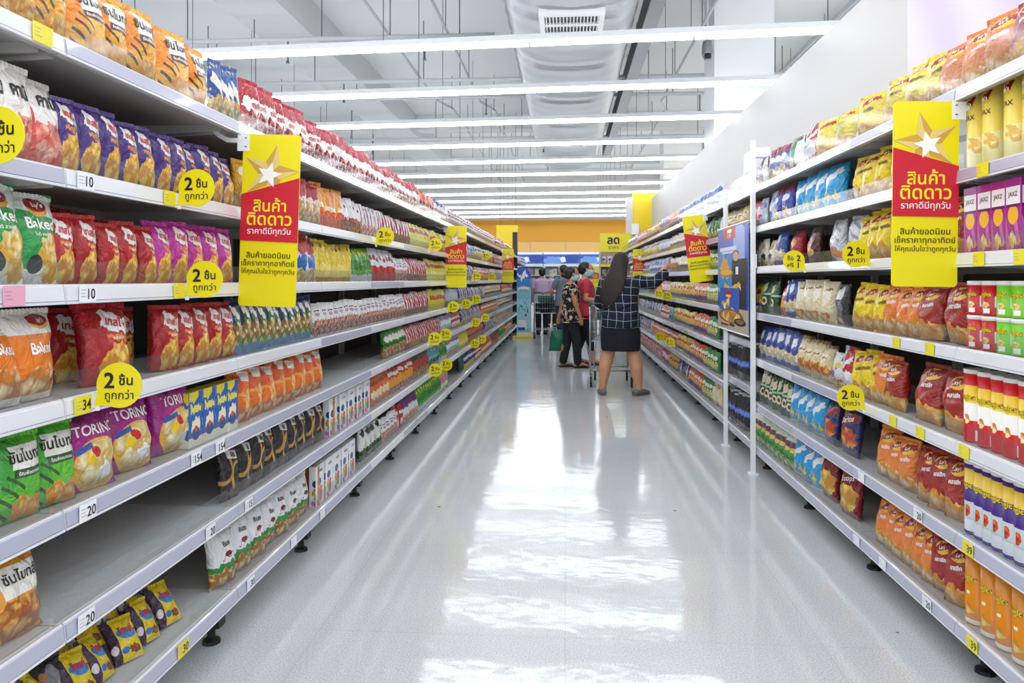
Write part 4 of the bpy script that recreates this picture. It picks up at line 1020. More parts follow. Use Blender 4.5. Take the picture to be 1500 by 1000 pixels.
for k, *a in (('lays_r', 1372, 1412, 2), ('lays_o', 1316, 1350, 3), ('lays_y', 1268, 1300, 3), ('blackbag', 1240, 1240, 1), ('cream', 1180, 1218, 4), ('bluew', 1161, 1168, 2), ('redorange', 1152, 1153, 1), ('greend', 1126, 1139, 2), ('yellows', 1116, 1116, 1), ('greens', 1042, 1056), ('orange2', 1024, 1040), ('yellows', 986, 1021), ('pinkred', 974, 983), ('yellows', 955, 971), ('bluewhite', 928, 952)): fill(R, 3, k, *a)
fill(R, 4, 'prt_red', 1436, 1520, 5)
many(R, 4, 'lays_r', (1318, 1366, 1410), yaw=6)
for k, *a in (('lays_o', 1304, 1304, 1), ('lays_y', 1266, 1294, 3), ('redwhite2', 1250, 1250, 1), ('toys', 1232, 1236, 1), ('creamchip', 1182, 1216, 4), ('bluew', 1124, 1171, 6), ('greens', 1042, 1052), ('orange2', 1022, 1038), ('yellows', 992, 1018), ('teal', 984, 987), ('red', 972, 982), ('navy', 938, 969)): fill(R, 4, k, *a)
fill(R, 5, 'prt_purple', 1436, 1510, 6)
for k, *a in (('lays_r', 1366, 1410, 3), ('lays_o', 1304, 1338, 3), ('dor', 1222, 1250, 2), ('cyan', 1172, 1206, 4), ('greend', 1123, 1163, 7), ('greens', 1036, 1052), ('orange2', 1016, 1033), ('yellows', 996, 1014), ('redorange', 958, 993), ('navy', 938, 955)): fill(R, 5, k, *a)
fill(R, 6, 'prt_orange', 1438, 1510, 4)
for k, *a in (('lays_r', 1388, 1412, 2), ('lays_o', 1302, 1372, 6), ('scoops', 1220, 1250, 2), ('cyan', 1178, 1206, 3), ('greenw', 1112, 1168, 9), ('cream', 1051, 1058, 2), ('greens', 1034, 1044), ('orange2', 1014, 1033), ('navy', 998, 1011), ('yellows', 984, 995), ('pinkred', 974, 982), ('redstripe', 938, 971)): fill(R, 6, k, *a)
fill(R, 3, 'lays_y', 1070, 1096, 4, top=1.07 + .036); fill(R, 5, 'blackpack', 1074, 1095, 7, top=.505 + .036, yaw=30); fill(R, 6, 'blackpack', 1073, 1096, 7, yaw=30)
# clear box with white cartons on top of the narrow bay
for i in range(6):
    place('whitebox', R, 0, 5.3 + .17 * (i % 4) + (.02 if i > 3 else 0), 0, 0, dz=.145 * (i // 4), label='plain white carton on the narrow bay, %s from near end, %s layer' % (ordinal(i % 4 + 1), ('lower', 'upper')[i // 4]))
# ------------------------------------------------------------------ star signs, round price signs, tickets
yel = mat('sign_yellow', 'EDDC14', .35); red_s = mat('sign_red', 'CB1F33', .35); gold = mat('sign_gold', 'CDA24A', .35)
gold2 = mat('sign_gold_light', 'E2C97A', .35); whi = mat('sign_white', 'F6F4F2', .35); yl2 = mat('sign_lettering_yellow', 'F4DE2A', .4)
def layer(pts, d, m, name, parent, th=.0008):
    mb = MB(); mb.poly(pts, th)
    for v in mb.v: v.y -= d
    return mb.build(name, m, parent)
def word(body, cx, cz, size, m, parent, name='lettering', d=.004, bold=.01, maxw=None):
    mb = MB(); letter(mb, body, cx, cz, size, 0, lambda x, z: Vector((x, -d, z)), bold, maxw)
    return mb.build(name, m, parent, fix=False)
def star_pts(cx, cz, R, r, rot, mir=1):
    return [(cx + mir * (R if i % 2 == 0 else r) * math.sin(rot + i * math.pi / 5), cz + (R if i % 2 == 0 else r) * math.cos(rot + i * math.pi / 5)) for i in range(10)]
def round_rect(w, h, r, n=4):
    out = []
    for sx, sz, a0 in ((1, 1, 0), (-1, 1, 90), (-1, -1, 180), (1, -1, 270)):
        for i in range(n + 1):
            a = math.radians(a0 + 90 * i / n)
            out.append((sx * (w / 2 - r) + r * math.cos(a), sz * (h / 2 - r) + r * math.sin(a)))
    return out
def star_sign(px, py, c, label, mir=1, lean=0.0, yaw=0.0, sc=1.0, bracket=True):
    p = at(px, py, c)
    t = empty('star_sign', p); t.rotation_euler = (0, lean, yaw); t.scale = (sc,) * 3
    w, h = .206, .6
    mb = MB(); mb.poly(round_rect(w, h, .014), .003); mb.build('panel', yel, t)
    hz = lambda v: (v - .5) * h
    st = star_pts(-.003 * mir, hz(.775), .104, .043, math.radians(13.6), mir)
    clip = [(max(-w / 2, min(w / 2, x)), z) for x, z in st]
    layer(clip, .002, gold, 'star_print', t)
    for i in range(0, 10, 2):      # the light half of every ray
        a = [(-.003 * mir, hz(.775)), clip[i], clip[(i + 1) % 10]]
        layer(a, .0028, gold2, 'star_facet', t)
    red = [(-w / 2, hz(.65 if mir > 0 else .75)), (w / 2, hz(.75 if mir > 0 else .65)), (w / 2, hz(.375)), (-w / 2, hz(.38))]
    layer(red, .0036, red_s, 'red_panel', t)
    layer(star_pts(-.006 * mir, hz(.765), .046, .02, math.radians(13.6), mir), .0044, whi, 'white_star', t)
    word('สินค้า', 0, hz(.585), .056, yl2, t, d=.005, bold=.016); word('ติดดาว', 0, hz(.508), .06, yl2, t, d=.005, bold=.016)
    word('ราคาดีมีทุกวัน', 0, hz(.438), .029, whi, t, d=.005, bold=.006)
    for i, s in enumerate(('สินค้ายอดนิยม', 'เช็คราคาทุกอาทิตย์', 'ให้คุณมั่นใจว่าถูกทุกวัน')): word(s, 0, hz(.298 - .047 * i), .0275, ink['black'], t, d=.004, bold=.006, maxw=.19)
    if bracket:
        b = MB(); x = -mir * (w / 2)
        b.box((min(x - .02 * mir, x + .022 * mir), -.004, hz(.9)), (max(x - .02 * mir, x + .022 * mir), -.0015, hz(.995)))
        b.tube([(x, .004, hz(.96)), (x - mir * .06, .004, hz(.965)), (x - mir * .09, .004, hz(.99)), (x - mir * .11, .004, hz(1.02))], .009, 8)
        br = b.build('bracket', white_plastic, t)
        s = MB()
        for v in (.925, .975): s.lathe([(.004, 0), (.004, .002)], 10, c=(x + mir * .01, -.004, hz(v)))
        s.build('screw', black, br)
    return tag(t, label, 'sign', 'star price signs')
star_sign(395, 323, 2.62, 'big yellow and red star sign hanging nearest on the part-empty rack', 1, lean=.034)
star_sign(668, 376, 7.3, 'yellow and red star sign midway along the part-empty rack', 1)
star_sign(744, 389, 13.4, 'small distant star sign near the far end of the part-empty rack', 1)
star_sign(1355, 284, 2.43, 'big yellow and red star sign hanging nearest on the white-wall rack', -1, lean=.012)
star_sign(1022, 364, 6.75, 'tilted star sign beside the blue crisp poster on the white-wall rack', -1, lean=-.13)
star_sign(936, 391, 12.6, 'distant star sign behind the reaching hand woman on the white-wall rack', -1)

def drop(r, tail):
    n = 28; a0 = math.atan2(tail[1], tail[0]); sp = .42
    return [tail] + [(r * math.cos(a0 + sp + (2 * math.pi - 2 * sp) * i / n), r * math.sin(a0 + sp + (2 * math.pi - 2 * sp) * i / n)) for i in range(n + 1)]
DROPS = {}
def round_sign(px, py, R, label, words=('2 ชิ้น', 'ถูกกว่า'), big=0, dx=0):
    """round price sign standing out from a shelf edge, facing along the aisle"""
    X = R.X - R.s * .062
    k = (px - 750) / F - T
    c = X / (CT * k)
    p = at(px, py, c)
    key = (R.s, words)
    if key not in DROPS:
        mb = MB(); mb.poly(drop(.055, (R.s * .06, -.05)), .002)
        disc = mb.mesh('disc', yel)
        tx = MB(); f = lambda x, z: Vector((x, -.002, z))
        if words[0].startswith('2 '):
            letter(tx, '2', -.024, .012, .052, 0, f, .03); letter(tx, 'ชิ้น', .016, .012, .032, 0, f, .02); letter(tx, words[1], 0, -.024, .027, 0, f, .008, .08)
        else:
            letter(tx, 'ซื้อ', -.018, .014, .03, 0, f, .015); letter(tx, '2', .023, .014, .042, 0, f, .03)
            letter(tx, 'ฟรี', -.018, -.022, .03, 0, f, .015); letter(tx, '1', .021, -.022, .042, 0, f, .03)
        cl = MB(); cl.box((-.006, .0015, -.062), (.006, .003, -.03))
        for v in cl.v: v.x += R.s * .055
        DROPS[key] = (disc, tx.mesh('lettering', ink['black'], fix=False), cl.mesh('clip', white_plastic))
    t = empty('round_price_sign', p, rnd.uniform(-.1, .1))
    for n, m in zip(('disc', 'lettering', 'clip'), DROPS[key]): link(n, m, t)
    return tag(t, label, 'price sign', 'round yellow price signs')
for px, py, w in ((-2, 198, 'second shelf beside the pink prawn cracker bags'), (288, 275, 'second shelf below the purple crisp bags'), (300, 409, 'third shelf below the magenta crisp bags'), (175, 564, 'fourth shelf below the lone red bag'),
    (564, 346, 'second shelf below the silvery white bags'), (638, 358, 'second shelf below the yellow packets before the middle star sign'), (712, 375, 'second shelf before the distant star sign'), (698, 405, 'third shelf, first past the middle star sign'), (721, 405, 'third shelf, second past the middle star sign'),
    (664, 449, 'fourth shelf, first of three in a row'), (683, 445, 'fourth shelf, second of three in a row'), (698, 438, 'fourth shelf, third of three in a row'), (637, 496, 'fifth shelf, first of a pair'), (653, 490, 'fifth shelf, second of a pair'), (697, 472, 'fifth shelf, first of the farther pair'), (711, 465, 'fifth shelf, second of the farther pair'),
    (638, 542, 'sixth shelf, first of a pair'), (654, 534, 'sixth shelf, second of a pair'), (696, 503, 'sixth shelf, first of the farther pair'), (706, 497, 'sixth shelf, second of the farther pair')):
    round_sign(px, py, LR, 'round price sign, part-empty rack, ' + w)
for px, py, w in ((1254, 372, 'third shelf below the silver bags'), (1246, 582, 'fifth shelf below the party snack bag'), (965, 430, 'fourth shelf beside the reaching arm, first of two'), (977, 433, 'fourth shelf beside the reaching arm, second of two'), (967, 493, 'sixth shelf low down, first of two'), (981, 501, 'sixth shelf low down, second of two')):
    round_sign(px, py, RR, 'round price sign, white-wall rack, ' + w)
round_sign(1163, 382, RR, 'round yellow buy-two-get-one sign, white-wall rack, third shelf below the crimson bag', words=('ซื้อ2', 'ฟรี1'))

tick_y = mat('ticket_yellow', 'EBDC2E', .4); tick_w = mat('ticket_white', 'EEEFF4', .4); tick_p = mat('ticket_pink', 'E7A8BC', .4)
def ticket(px, R, sh, m, num, label, w=.062, drop_=0.0):
    X = R.X - R.s * .0045
    y = y_at(px, X)
    z = R.low[sh] + .019 - drop_
    mb = MB(); mb.box((-w / 2, -.0007, -.021), (w / 2, .0007, .021))
    if num: letter(mb, num, w * .2, .0, .034, 1, lambda x, z: Vector((x, -.0014, z)), .015)
    for i in range(3): mb.box((-w * .42, -.0009, .008 - i * .008), (-w * .42 + w * (.3, .24, .34)[i], -.0006, .0095 - i * .008), 2)
    o = mb.build('price_ticket', [m, ink['black'], mat('ticket_print', '9A9AA2', .5)], None, (X - R.s * .0015, y, z), R.rotz)
    return tag(o, label, 'price ticket', 'price tickets on the shelf edges')
TL = [(62, 0, tick_y, '', 'yellow'), (125, 1, tick_w, '10', 'white'), (248, 1, tick_y, '', 'yellow'), (20, 2, tick_p, '', 'pink'), (128, 2, tick_w, '10', 'white'), (262, 2, tick_y, '', 'yellow'),
      (121, 3, tick_y, '34', 'yellow'), (128, 4, tick_w, '20', 'white'), (287, 4, tick_w, '154', 'white'), (322, 4, tick_w, '154', 'white'), (126, 5, tick_w, '20', 'white'), (308, 5, tick_w, '20', 'white'), (364, 5, tick_w, '15', 'white'),
      (268, 6, tick_y, '30', 'yellow'), (367, 6, tick_w, '30', 'white'), (430, 6, tick_w, '', 'white'), (472, 6, tick_w, '', 'white')]
cc = {}
for px, sh, m, num, cn in TL:
    k = (sh, cn); cc[k] = cc.get(k, 0) + 1
    ticket(px, LR, sh, m, num, '%s price ticket, %s such from near end on %s shelf edge, part-empty rack' % (cn, ordinal(cc[k]), SHELFW[sh]))
cc = {}
TR = [(1440, 1, tick_y, '', 'yellow'), (1495, 2, tick_y, '', 'yellow'), (1434, 2, tick_y, '', 'yellow'), (1362, 3, tick_y, '', 'yellow'), (1313, 3, tick_y, '', 'yellow'), (1412, 4, tick_y, '', 'yellow'), (1348, 4, tick_y, '', 'yellow'), (1308, 4, tick_y, '', 'yellow'),
      (1418, 5, tick_y, '39', 'yellow'), (1345, 5, tick_w, '20', 'white'), (1262, 5, tick_w, '', 'white'), (1424, 6, tick_y, '39', 'yellow'), (1358, 6, tick_w, '20', 'white'), (1293, 6, tick_w, '', 'white'), (1255, 6, tick_w, '', 'white')]
for px, sh, m, num, cn in TR:
    k = (sh, cn); cc[k] = cc.get(k, 0) + 1
    ticket(px, RR, sh, m, num, '%s price ticket, %s such from near end on %s shelf edge, white-wall rack' % (cn, ordinal(cc[k]), SHELFW[sh]))

# ------------------------------------------------------------------ blue crisp poster between two white poles
for px, w in ((1103, 'nearer white pole at the edge of the blue crisp poster'), (1063, 'farther white pole behind the blue crisp poster')):
    y = y_at(px, 1.235)
    t = empty('display_pole', (1.235, y, 0))
    MB().box((-.014, -.014, .01), (.014, .014, 2.2 if px > 1090 else 1.95)).build('pole', white_plastic, t)
    MB().box((-.03, -.03, 0), (.03, .03, .01)).build('foot_plate', white_plastic, t)
    MB().box((-.006, -.02, 1.36), (.02, .02, 1.45)).build('clamp', white_plastic, t)
    tag(t, w, 'pole', 'white display poles')
nb = NB('print_crisp_poster', '23409E', .35, 0)
for sh in (('rect', '3B56B4', .5, .78, .6, .2), ('wrect', '2E86C8', .2, .55, .35, .2), ('dia', '8FA8DC', .72, .85, .2, .35, 30), ('rect', 'C21E24', .42, .94, .2, .06), ('ell', 'F3E8DC', .42, .96, .08, .018), ('rect', 'D6DDF0', .36, .79, .28, .018), ('rect', 'C2CCEA', .36, .755, .2, .012),
           ('rect', '14131A', .74, .56, .24, .12), ('rect', '14131A', .8, .36, .14, .16), ('ell', '17141A', .62, .735, .1, .03), ('ell', 'D9A585', .62, .71, .085, .045), ('chips', 'D99A22', .25, .62, .16, .1, 0, 'F6E27E', 7), ('ell', 'B5721E', .3, .555, .24, .04), ('ell', 'E9B03A', .3, .562, .2, .028),
           ('rect', 'E8EAF0', .66, .575, .04, .035), ('rect', 'B9A894', .5, .09, .6, .13), ('chiprect', 'E0A42A', .4, .41, .34, .03, 0, 'F7E48C', 8), ('rect', '2458B4', .4, .3, .33, .11), ('ell', 'A81C22', .38, .36, .13, .03), ('ell', 'F2C22E', .38, .335, .1, .012), ('chips', 'D9922A', .28, .26, .16, .045, 0, 'F8E9A0', 9),
           ('chips', 'B5781E', .45, .14, .38, .06, 0, 'F3D687', 9), ('ring', '8A5A22', .45, .14, .42, .07), ('ell', '241A14', .75, .1, .18, .035), ('ell', '8A6A2E', .75, .105, .12, .02), ('ell', '2A4A1E', .5, .06, .1, .015), ('rect', '8A2A1E', .25, .05, .14, .012)):
    a = dict(zip(('kind', 'c', 'cx', 'cy', 'rx', 'ry', 'rot', 'c2', 'k'), sh)); kk = a.pop('kind'); q = a.pop('c'); nb.add(kk, q, **a)
ya, yb = y_at(1098, 1.225), y_at(1053, 1.225)
pw = yb - ya; z0, z1 = .905, 1.675
mb = MB(); mb.box((-pw / 2, -.002, z0), (pw / 2, .002, z1))
for fi in range(6): mb.uv[fi] = [(0, 0), (1, 0), (1, 1), (0, 1)] if fi == 2 else [(.02, .5)] * 4
mb.f[2] = (0, 4, 5, 1)
t = empty('crisp_poster', (1.22, (ya + yb) / 2, 0), -math.pi / 2)
mb.build('poster_sheet', nb.done(), t, fix=False)
word('CHEF', -.085 * pw, z0 + .92 * (z1 - z0), .055, whi, t, d=.0035, bold=.01)
MB().tube([(-pw / 2, .0, z1), (pw / 2, 0, z1)], .008, 8).build('top_rod', white_plastic, t)
MB().tube([(-pw / 2, .0, z0), (pw / 2, 0, z0)], .006, 8).build('bottom_rod', white_plastic, t)
tag(t, 'blue crisp poster with a bowl and chips hung on the white-wall rack', 'poster')
# ------------------------------------------------------------------ people and trolleys
skin = mat('skin', 'C68F6E', .5); skin2 = mat('skin_tan', 'B57D5A', .5)
hair_m = mat('hair_dark', '241714', .65); hair_b = mat('hair_black', '121012', .45)
cloth_black = mat('cloth_black', '15161A', .85); mask_m = mat('mask_blue', 'A9D3DA', .8); lip_m = mat('lips', 'A2564E', .5); eye_m = mat('eye_dark', '1A1210', .3)

def rings(mb, rs, seg=22):
    """closed loft through horizontal ellipses (x, y, z, rx, ry)"""
    n0 = len(mb.v)
    for x, y, z, rx, ry in rs:
        for j in range(seg):
            t = 2 * math.pi * j / seg
            mb.v.append(Vector((x + rx * math.cos(t), y + ry * math.sin(t), z)))
    for i in range(len(rs) - 1):
        for j in range(seg):
            a, b = n0 + i * seg, n0 + (i + 1) * seg
            mb.face([a + j, a + (j + 1) % seg, b + (j + 1) % seg, b + j])
    mb.face([n0 + j for j in range(seg)][::-1]); mb.face([n0 + (len(rs) - 1) * seg + j for j in range(seg)])
def ball(mb, c, r, seg=14):
    c = Vector(c); r = r if isinstance(r, tuple) else (r, r, r); k = seg // 2
    rs = [(c.x, c.y, c.z + r[2] * math.sin(a), r[0] * math.cos(a), r[1] * math.cos(a)) for a in [math.pi * (i / k - .5) for i in range(k + 1)]]
    rs[0] = rs[0][:3] + (r[0] * .05, r[1] * .05); rs[-1] = rs[-1][:3] + (r[0] * .05, r[1] * .05)
    rings(mb, rs, seg)
def limb(mb, pts, seg=14):
    """rounded tapering limb through (point, radius)"""
    P = [Vector(p) for p, r in pts]; R = [r for p, r in pts]
    q, rr = [], []
    for i in range(len(P) - 1):
        for k in range(4):
            t = k / 4; q.append(P[i].lerp(P[i + 1], t)); s = t * t * (3 - 2 * t); rr.append(R[i] * (1 - s) + R[i + 1] * s)
    q.append(P[-1]); rr.append(R[-1])
    mb.tube(q, rr, seg)
    for p, r in ((P[0], R[0]), (P[-1], R[-1])): ball(mb, p, r, 10)
    for p, r in zip(P[1:-1], R[1:-1]): ball(mb, p, r * .98, 12)
def fused(name, mb, m, vox, parent, smooth=4):
    """one continuous skin grown over the shapes"""
    me = mb.mesh(name, m)
    o = bpy.data.objects.new(name, me); COL.objects.link(o)
    r = o.modifiers.new('skin', 'REMESH'); r.mode = 'VOXEL'; r.voxel_size = vox
    s = o.modifiers.new('soft', 'SMOOTH'); s.factor = .5; s.iterations = smooth
    dg = bpy.context.evaluated_depsgraph_get()
    new = bpy.data.meshes.new_from_object(o.evaluated_get(dg))
    o.modifiers.clear(); o.data = new; bpy.data.meshes.remove(me)
    new.materials.clear(); new.materials.append(m)
    for p in new.polygons: p.use_smooth = True
    o.parent = parent
    return o
def hand(mb, wrist, d, out, nrm, curl=.4, sc=1.0):
    """palm, four fingers and a thumb; d along the hand, out to the thumb side, nrm palm normal the fingers curl to"""
    w = Vector(wrist); d = Vector(d).normalized(); nrm = Vector(nrm); nrm = (nrm - d * nrm.dot(d)).normalized(); out = Vector(out); out = (out - d * out.dot(d) - nrm * out.dot(nrm)).normalized()
    L = .082 * sc
    for k in (-1.2, -.4, .4, 1.2): mb.tube([w + d * .004, w + d * L * .5 + out * k * .011 * sc, w + d * L + out * k * .0175 * sc], [.016 * sc, .0145 * sc, .0115 * sc], 8)
    for k, ln in ((1.2, .068), (.4, .076), (-.4, .071), (-1.2, .055)):
        p = w + d * L + out * k * .0185 * sc; pts = [p]; a = curl * .5; dd = d + out * k * .06
        for s in (.45, .32, .26):
            p = p + (dd * math.cos(a) + nrm * math.sin(a)).normalized() * ln * s * sc; pts.append(p); a += curl * .8
        mb.tube(pts, [.0095 * sc, .009 * sc, .008 * sc, .0065 * sc], 8)
        ball(mb, pts[-1], .0066 * sc, 8)
    p0 = w + d * L * .28 + out * .016 * sc
    mb.tube([p0, p0 + (out * .8 + d * .5 + nrm * .3).normalized() * .036 * sc, p0 + (out * .9 + d * 1.5 + nrm * .8).normalized() * .066 * sc], [.0125 * sc, .0105 * sc, .0075 * sc], 8)
    ball(mb, p0 + (out * .9 + d * 1.5 + nrm * .8).normalized() * .066 * sc, .0075 * sc, 8)

def turned(p, c, a):
    p, c = Vector(p), Vector(c); q = p - c
    return Vector((c.x + q.x * math.cos(a) - q.y * math.sin(a), c.y + q.x * math.sin(a) + q.y * math.cos(a), p.z))
def head(mb, c, a):
    """head at c turned by a; local +y is the face"""
    sub = MB(); x, y, z = 0, 0, 0
    rings(sub, [(0, .01, -.108, .03, .03), (0, .014, -.1, .042, .05), (0, .006, -.07, .056, .078), (0, 0, -.03, .067, .09), (0, -.004, .01, .073, .095), (0, -.006, .05, .073, .096), (0, -.008, .082, .06, .08), (0, -.01, .104, .032, .045), (0, -.01, .11, .008, .01)], 20)
    sub.tube([(0, .088, .022), (0, .1, .0), (0, .11, -.022), (0, .096, -.032)], [.008, .0095, .0135, .009], 8)      # nose
    for s in (-1, 1):
        sub.tube([(s * .072, -.004, .025), (s * .079, -.012, .018), (s * .078, -.012, -.01), (s * .071, -.002, -.03)], [.007, .012, .011, .007], 8)   # ears
        sub.tube([(s * .012, .09, .03), (s * .045, .078, .03)], [.007, .006], 6)       # brows
        sub.tube([(s * .02, .086, -.02), (s * .04, .072, -.02)], [.012, .012], 6)      # cheeks
    sub.tube([(-.022, .084, -.055), (0, .091, -.055), (.022, .084, -.055)], [.005, .0075, .005], 6)
    c = Vector(c); n = len(mb.v)
    for v in sub.v: mb.v.append(turned(v + c, c, a))
    for f in sub.f: mb.face([i + n for i in f])
def face_parts(t, c, a, mask=False):
    c = Vector(c)
    def put(name, mb, m):
        for i, v in enumerate(mb.v): mb.v[i] = turned(v + c, c, a)
        return mb.build(name, m, t, smooth=True)
    for s in (-1, 1):
        e = MB(); ball(e, (s * .031, .0835, .012), (.013, .008, .007), 10); put('eye', e, eye_m)
    if mask:
        mb = MB(); rings(mb, [(0, .01, -.104, .046, .056), (0, .012, -.085, .06, .079), (0, .01, -.05, .07, .1), (0, .008, -.02, .072, .104), (0, .006, -.002, .071, .1)], 24)
        k = put('face_mask', mb, mask_m)
        st = MB()
        for s in (-1, 1): st.tube([(s * .07, .03, -.01), (s * .08, .0, .01), (s * .082, -.015, .03)], .0025, 6)
        for i, v in enumerate(st.v): st.v[i] = turned(v + c, c, a)
        st.build('ear_loop', mask_m, k)
    else:
        mb = MB(); mb.tube([(-.02, .089, -.056), (0, .0965, -.055), (.02, .089, -.056)], [.003, .0055, .003], 6); put('mouth', mb, lip_m)
def shoe(t, p, a, m, L=.25, sole=None, flip=False):
    mb = MB(); p = Vector(p)
    if flip:    # flip-flop sandal
        pts = [(-.034, -.07), (.034, -.07), (.044, .08), (.04, .15), (0, .185), (-.04, .15), (-.044, .08)]
        n = len(pts)
        for z in (0, .02): mb.v += [Vector((x, y, z)) for x, y in pts]
        for i in range(n): mb.face((i, (i + 1) % n, n + (i + 1) % n, n + i))
        mb.face(range(n - 1, -1, -1)); mb.face([n + i for i in range(n)])
        mb.tube([(-.042, .04, .02), (-.025, .09, .06), (0, .13, .03), (.025, .09, .06), (.042, .04, .02)], .008, 6)
    else:
        mb.tube([(0, -.075, .035), (0, -.03, .04), (0, .04, .042), (0, .11, .032), (0, .16, .024), (0, .185, .02)], [(.034, .033), (.04, .038), (.045, .04), (.05, .03), (.044, .022), (.02, .014)], 14)
        mb.tube([(0, -.09, .008), (0, -.02, .008), (0, .1, .008), (0, .19, .008)], [(.03, .008), (.042, .008), (.05, .008), (.026, .008)], 12)
    for i, v in enumerate(mb.v): mb.v[i] = turned(v, (0, 0, 0), a) + Vector((p.x, p.y, 0))
    return mb.build('sandal' if flip else 'shoe', m, t, smooth=not flip)
def foot(mb, ank, a, lift=.0):
    q = Vector((ank[0], ank[1], 0)); T_ = lambda p: turned(p, (0, 0, 0), a) + q
    mb.tube([T_((0, -.055, .04 + lift)), T_((0, .0, .05 + lift)), T_((0, .07, .042 + lift)), T_((0, .13, .03 + lift)), T_((0, .17, .026 + lift))], [(.028, .03), (.034, .04), (.038, .034), (.04, .02), (.02, .012)], 12)

def plaid_material():
    m = bpy.data.materials.new('plaid_cloth'); m.use_nodes = True; nt = m.node_tree; b = nt.nodes['Principled BSDF']; b.inputs['Roughness'].default_value = .9
    tc = nt.nodes.new('ShaderNodeTexCoord'); no = nt.nodes.new('ShaderNodeTexNoise'); no.inputs['Scale'].default_value = 3
    nt.links.new(tc.outputs['Object'], no.inputs['Vector'])
    sb = nt.nodes.new('ShaderNodeVectorMath'); sb.operation = 'MULTIPLY_ADD'; nt.links.new(no.outputs['Color'], sb.inputs[0]); sb.inputs[1].default_value = (.09,) * 3
    nt.links.new(tc.outputs['Object'], sb.inputs[2])
    sp = nt.nodes.new('ShaderNodeSeparateXYZ'); nt.links.new(sb.outputs[0], sp.inputs[0])
    masks = []
    for ax, per in ((0, .085), (2, .09)):
        md = nt.nodes.new('ShaderNodeMath'); md.operation = 'PINGPONG'; nt.links.new(sp.outputs[ax], md.inputs[0]); md.inputs[1].default_value = per / 2
        lt = nt.nodes.new('ShaderNodeMath'); lt.operation = 'LESS_THAN'; nt.links.new(md.outputs[0], lt.inputs[0]); lt.inputs[1].default_value = .0026
        masks.append(lt.outputs[0])
    mx = nt.nodes.new('ShaderNodeMath'); mx.operation = 'MAXIMUM'; nt.links.new(masks[0], mx.inputs[0]); nt.links.new(masks[1], mx.inputs[1])
    mm = nt.nodes.new('ShaderNodeMix'); mm.data_type = 'RGBA'; nt.links.new(mx.outputs[0], mm.inputs[0])
    mm.inputs[6].default_value = lin('131A2E'); mm.inputs[7].default_value = lin('A4A8B4')
    nt.links.new(mm.outputs[2], b.inputs['Base Color'])
    return m
def floral_material():
    m = bpy.data.materials.new('floral_cloth'); m.use_nodes = True; nt = m.node_tree; b = nt.nodes['Principled BSDF']; b.inputs['Roughness'].default_value = .9
    tc = nt.nodes.new('ShaderNodeTexCoord'); v = nt.nodes.new('ShaderNodeTexNoise'); v.inputs['Scale'].default_value = 17; v.inputs['Detail'].default_value = 1
    nt.links.new(tc.outputs['Object'], v.inputs['Vector'])
    r = nt.nodes.new('ShaderNodeValToRGB'); r.color_ramp.interpolation = 'CONSTANT'; e = r.color_ramp.elements
    e[0].color = lin('17151A'); e[1].position = .54; e[1].color = lin('C9B59C')
    x = e.new(.6); x.color = lin('8A5A58'); x = e.new(.66); x.color = lin('DCD3C4')
    nt.links.new(v.outputs['Fac'], r.inputs[0]); nt.links.new(r.outputs[0], b.inputs['Base Color'])
    return m

def torso(g=1.0, gy=1.0):
    return [(0, 0, .74, .135 * g, .105 * gy), (0, 0, .8, .168 * g, .125 * gy), (0, -.005, .87, .17 * g, .125 * gy), (0, 0, .95, .155 * g, .112 * gy), (0, .005, 1.03, .145 * g, .105 * gy), (0, .01, 1.12, .152 * g, .112 * gy), (0, .005, 1.21, .165 * g, .108 * gy), (0, -.005, 1.28, .165 * g, .092 * gy), (0, -.015, 1.325, .1 * g, .065 * gy), (0, -.015, 1.35, .06, .055)]
def grow(rs, d, z0, z1):
    return [(x, y, z, rx + d, ry + d) for x, y, z, rx, ry in rs if z0 <= z <= z1]

def person(loc, rotz, sc, label, g=1.0):
    t = empty('person', loc, rotz); t.scale = (sc,) * 3
    return tag(t, label, 'person')

# --- woman in the plaid shirt, seen from behind, reaching to the white-wall rack
wp = floor_at(909, 578); WS = .985
t = person((wp.x, wp.y, 0), math.radians(-8), WS, 'woman in navy plaid shirt and black skirt reaching to the shelf')
hc = (.0, .03, 1.49); ha = math.radians(-38)
R_, L_ = (.205, -.0, 1.285), (-.185, 0, 1.28)
rel, rwr = (.37, .09, 1.25), (.5, .17, 1.45)
lel, lwr = (-.245, .05, 1.03), (-.18, .29, .98)
rank, lank = (.2, .0, .085), (-.2, -.03, .085)
b = MB(); rings(b, torso(1.1, 1.2))
b.tube([(0, -.01, 1.3), (0, .0, 1.36), (0, .02, 1.43)], [.062, .055, .055], 14)
head(b, hc, ha)
limb(b, [(R_, .055), (rel, .046), (rwr, .03)]); limb(b, [(L_, .055), (lel, .046), (lwr, .03)])
limb(b, [((.1, 0, .78), .098), ((.15, .02, .45), .078), ((.18, -.015, .3), .072), (rank, .042)]); limb(b, [((-.1, 0, .78), .098), ((-.145, .02, .45), .078), ((-.175, -.025, .3), .072), (lank, .042)])
foot(b, rank, math.radians(-35)); foot(b, lank, math.radians(12))
hand(b, rwr, (.8, .3, .12), (-.1, .3, 1), (.3, 1, -.1), .2); hand(b, lwr, (.1, .9, -.2), (1, 0, .2), (0, -.2, -1), 1.2)
fused('body', b, skin, .0065, t)
face_parts(t, hc, ha)
s = MB(); tr = torso(1.12, 1.25); rings(s, [(0, 0, .76, .222, .17)] + grow(tr, .03, .8, 1.3) + [(0, -.012, 1.335, .09, .075)])
limb(s, [((.2, 0, 1.28), .075), ((.36, .085, 1.25), .066), ((.48, .135, 1.365), .06)]); limb(s, [((-.175, 0, 1.275), .072), ((-.245, .05, 1.04), .066), ((-.195, .22, .99), .054)])
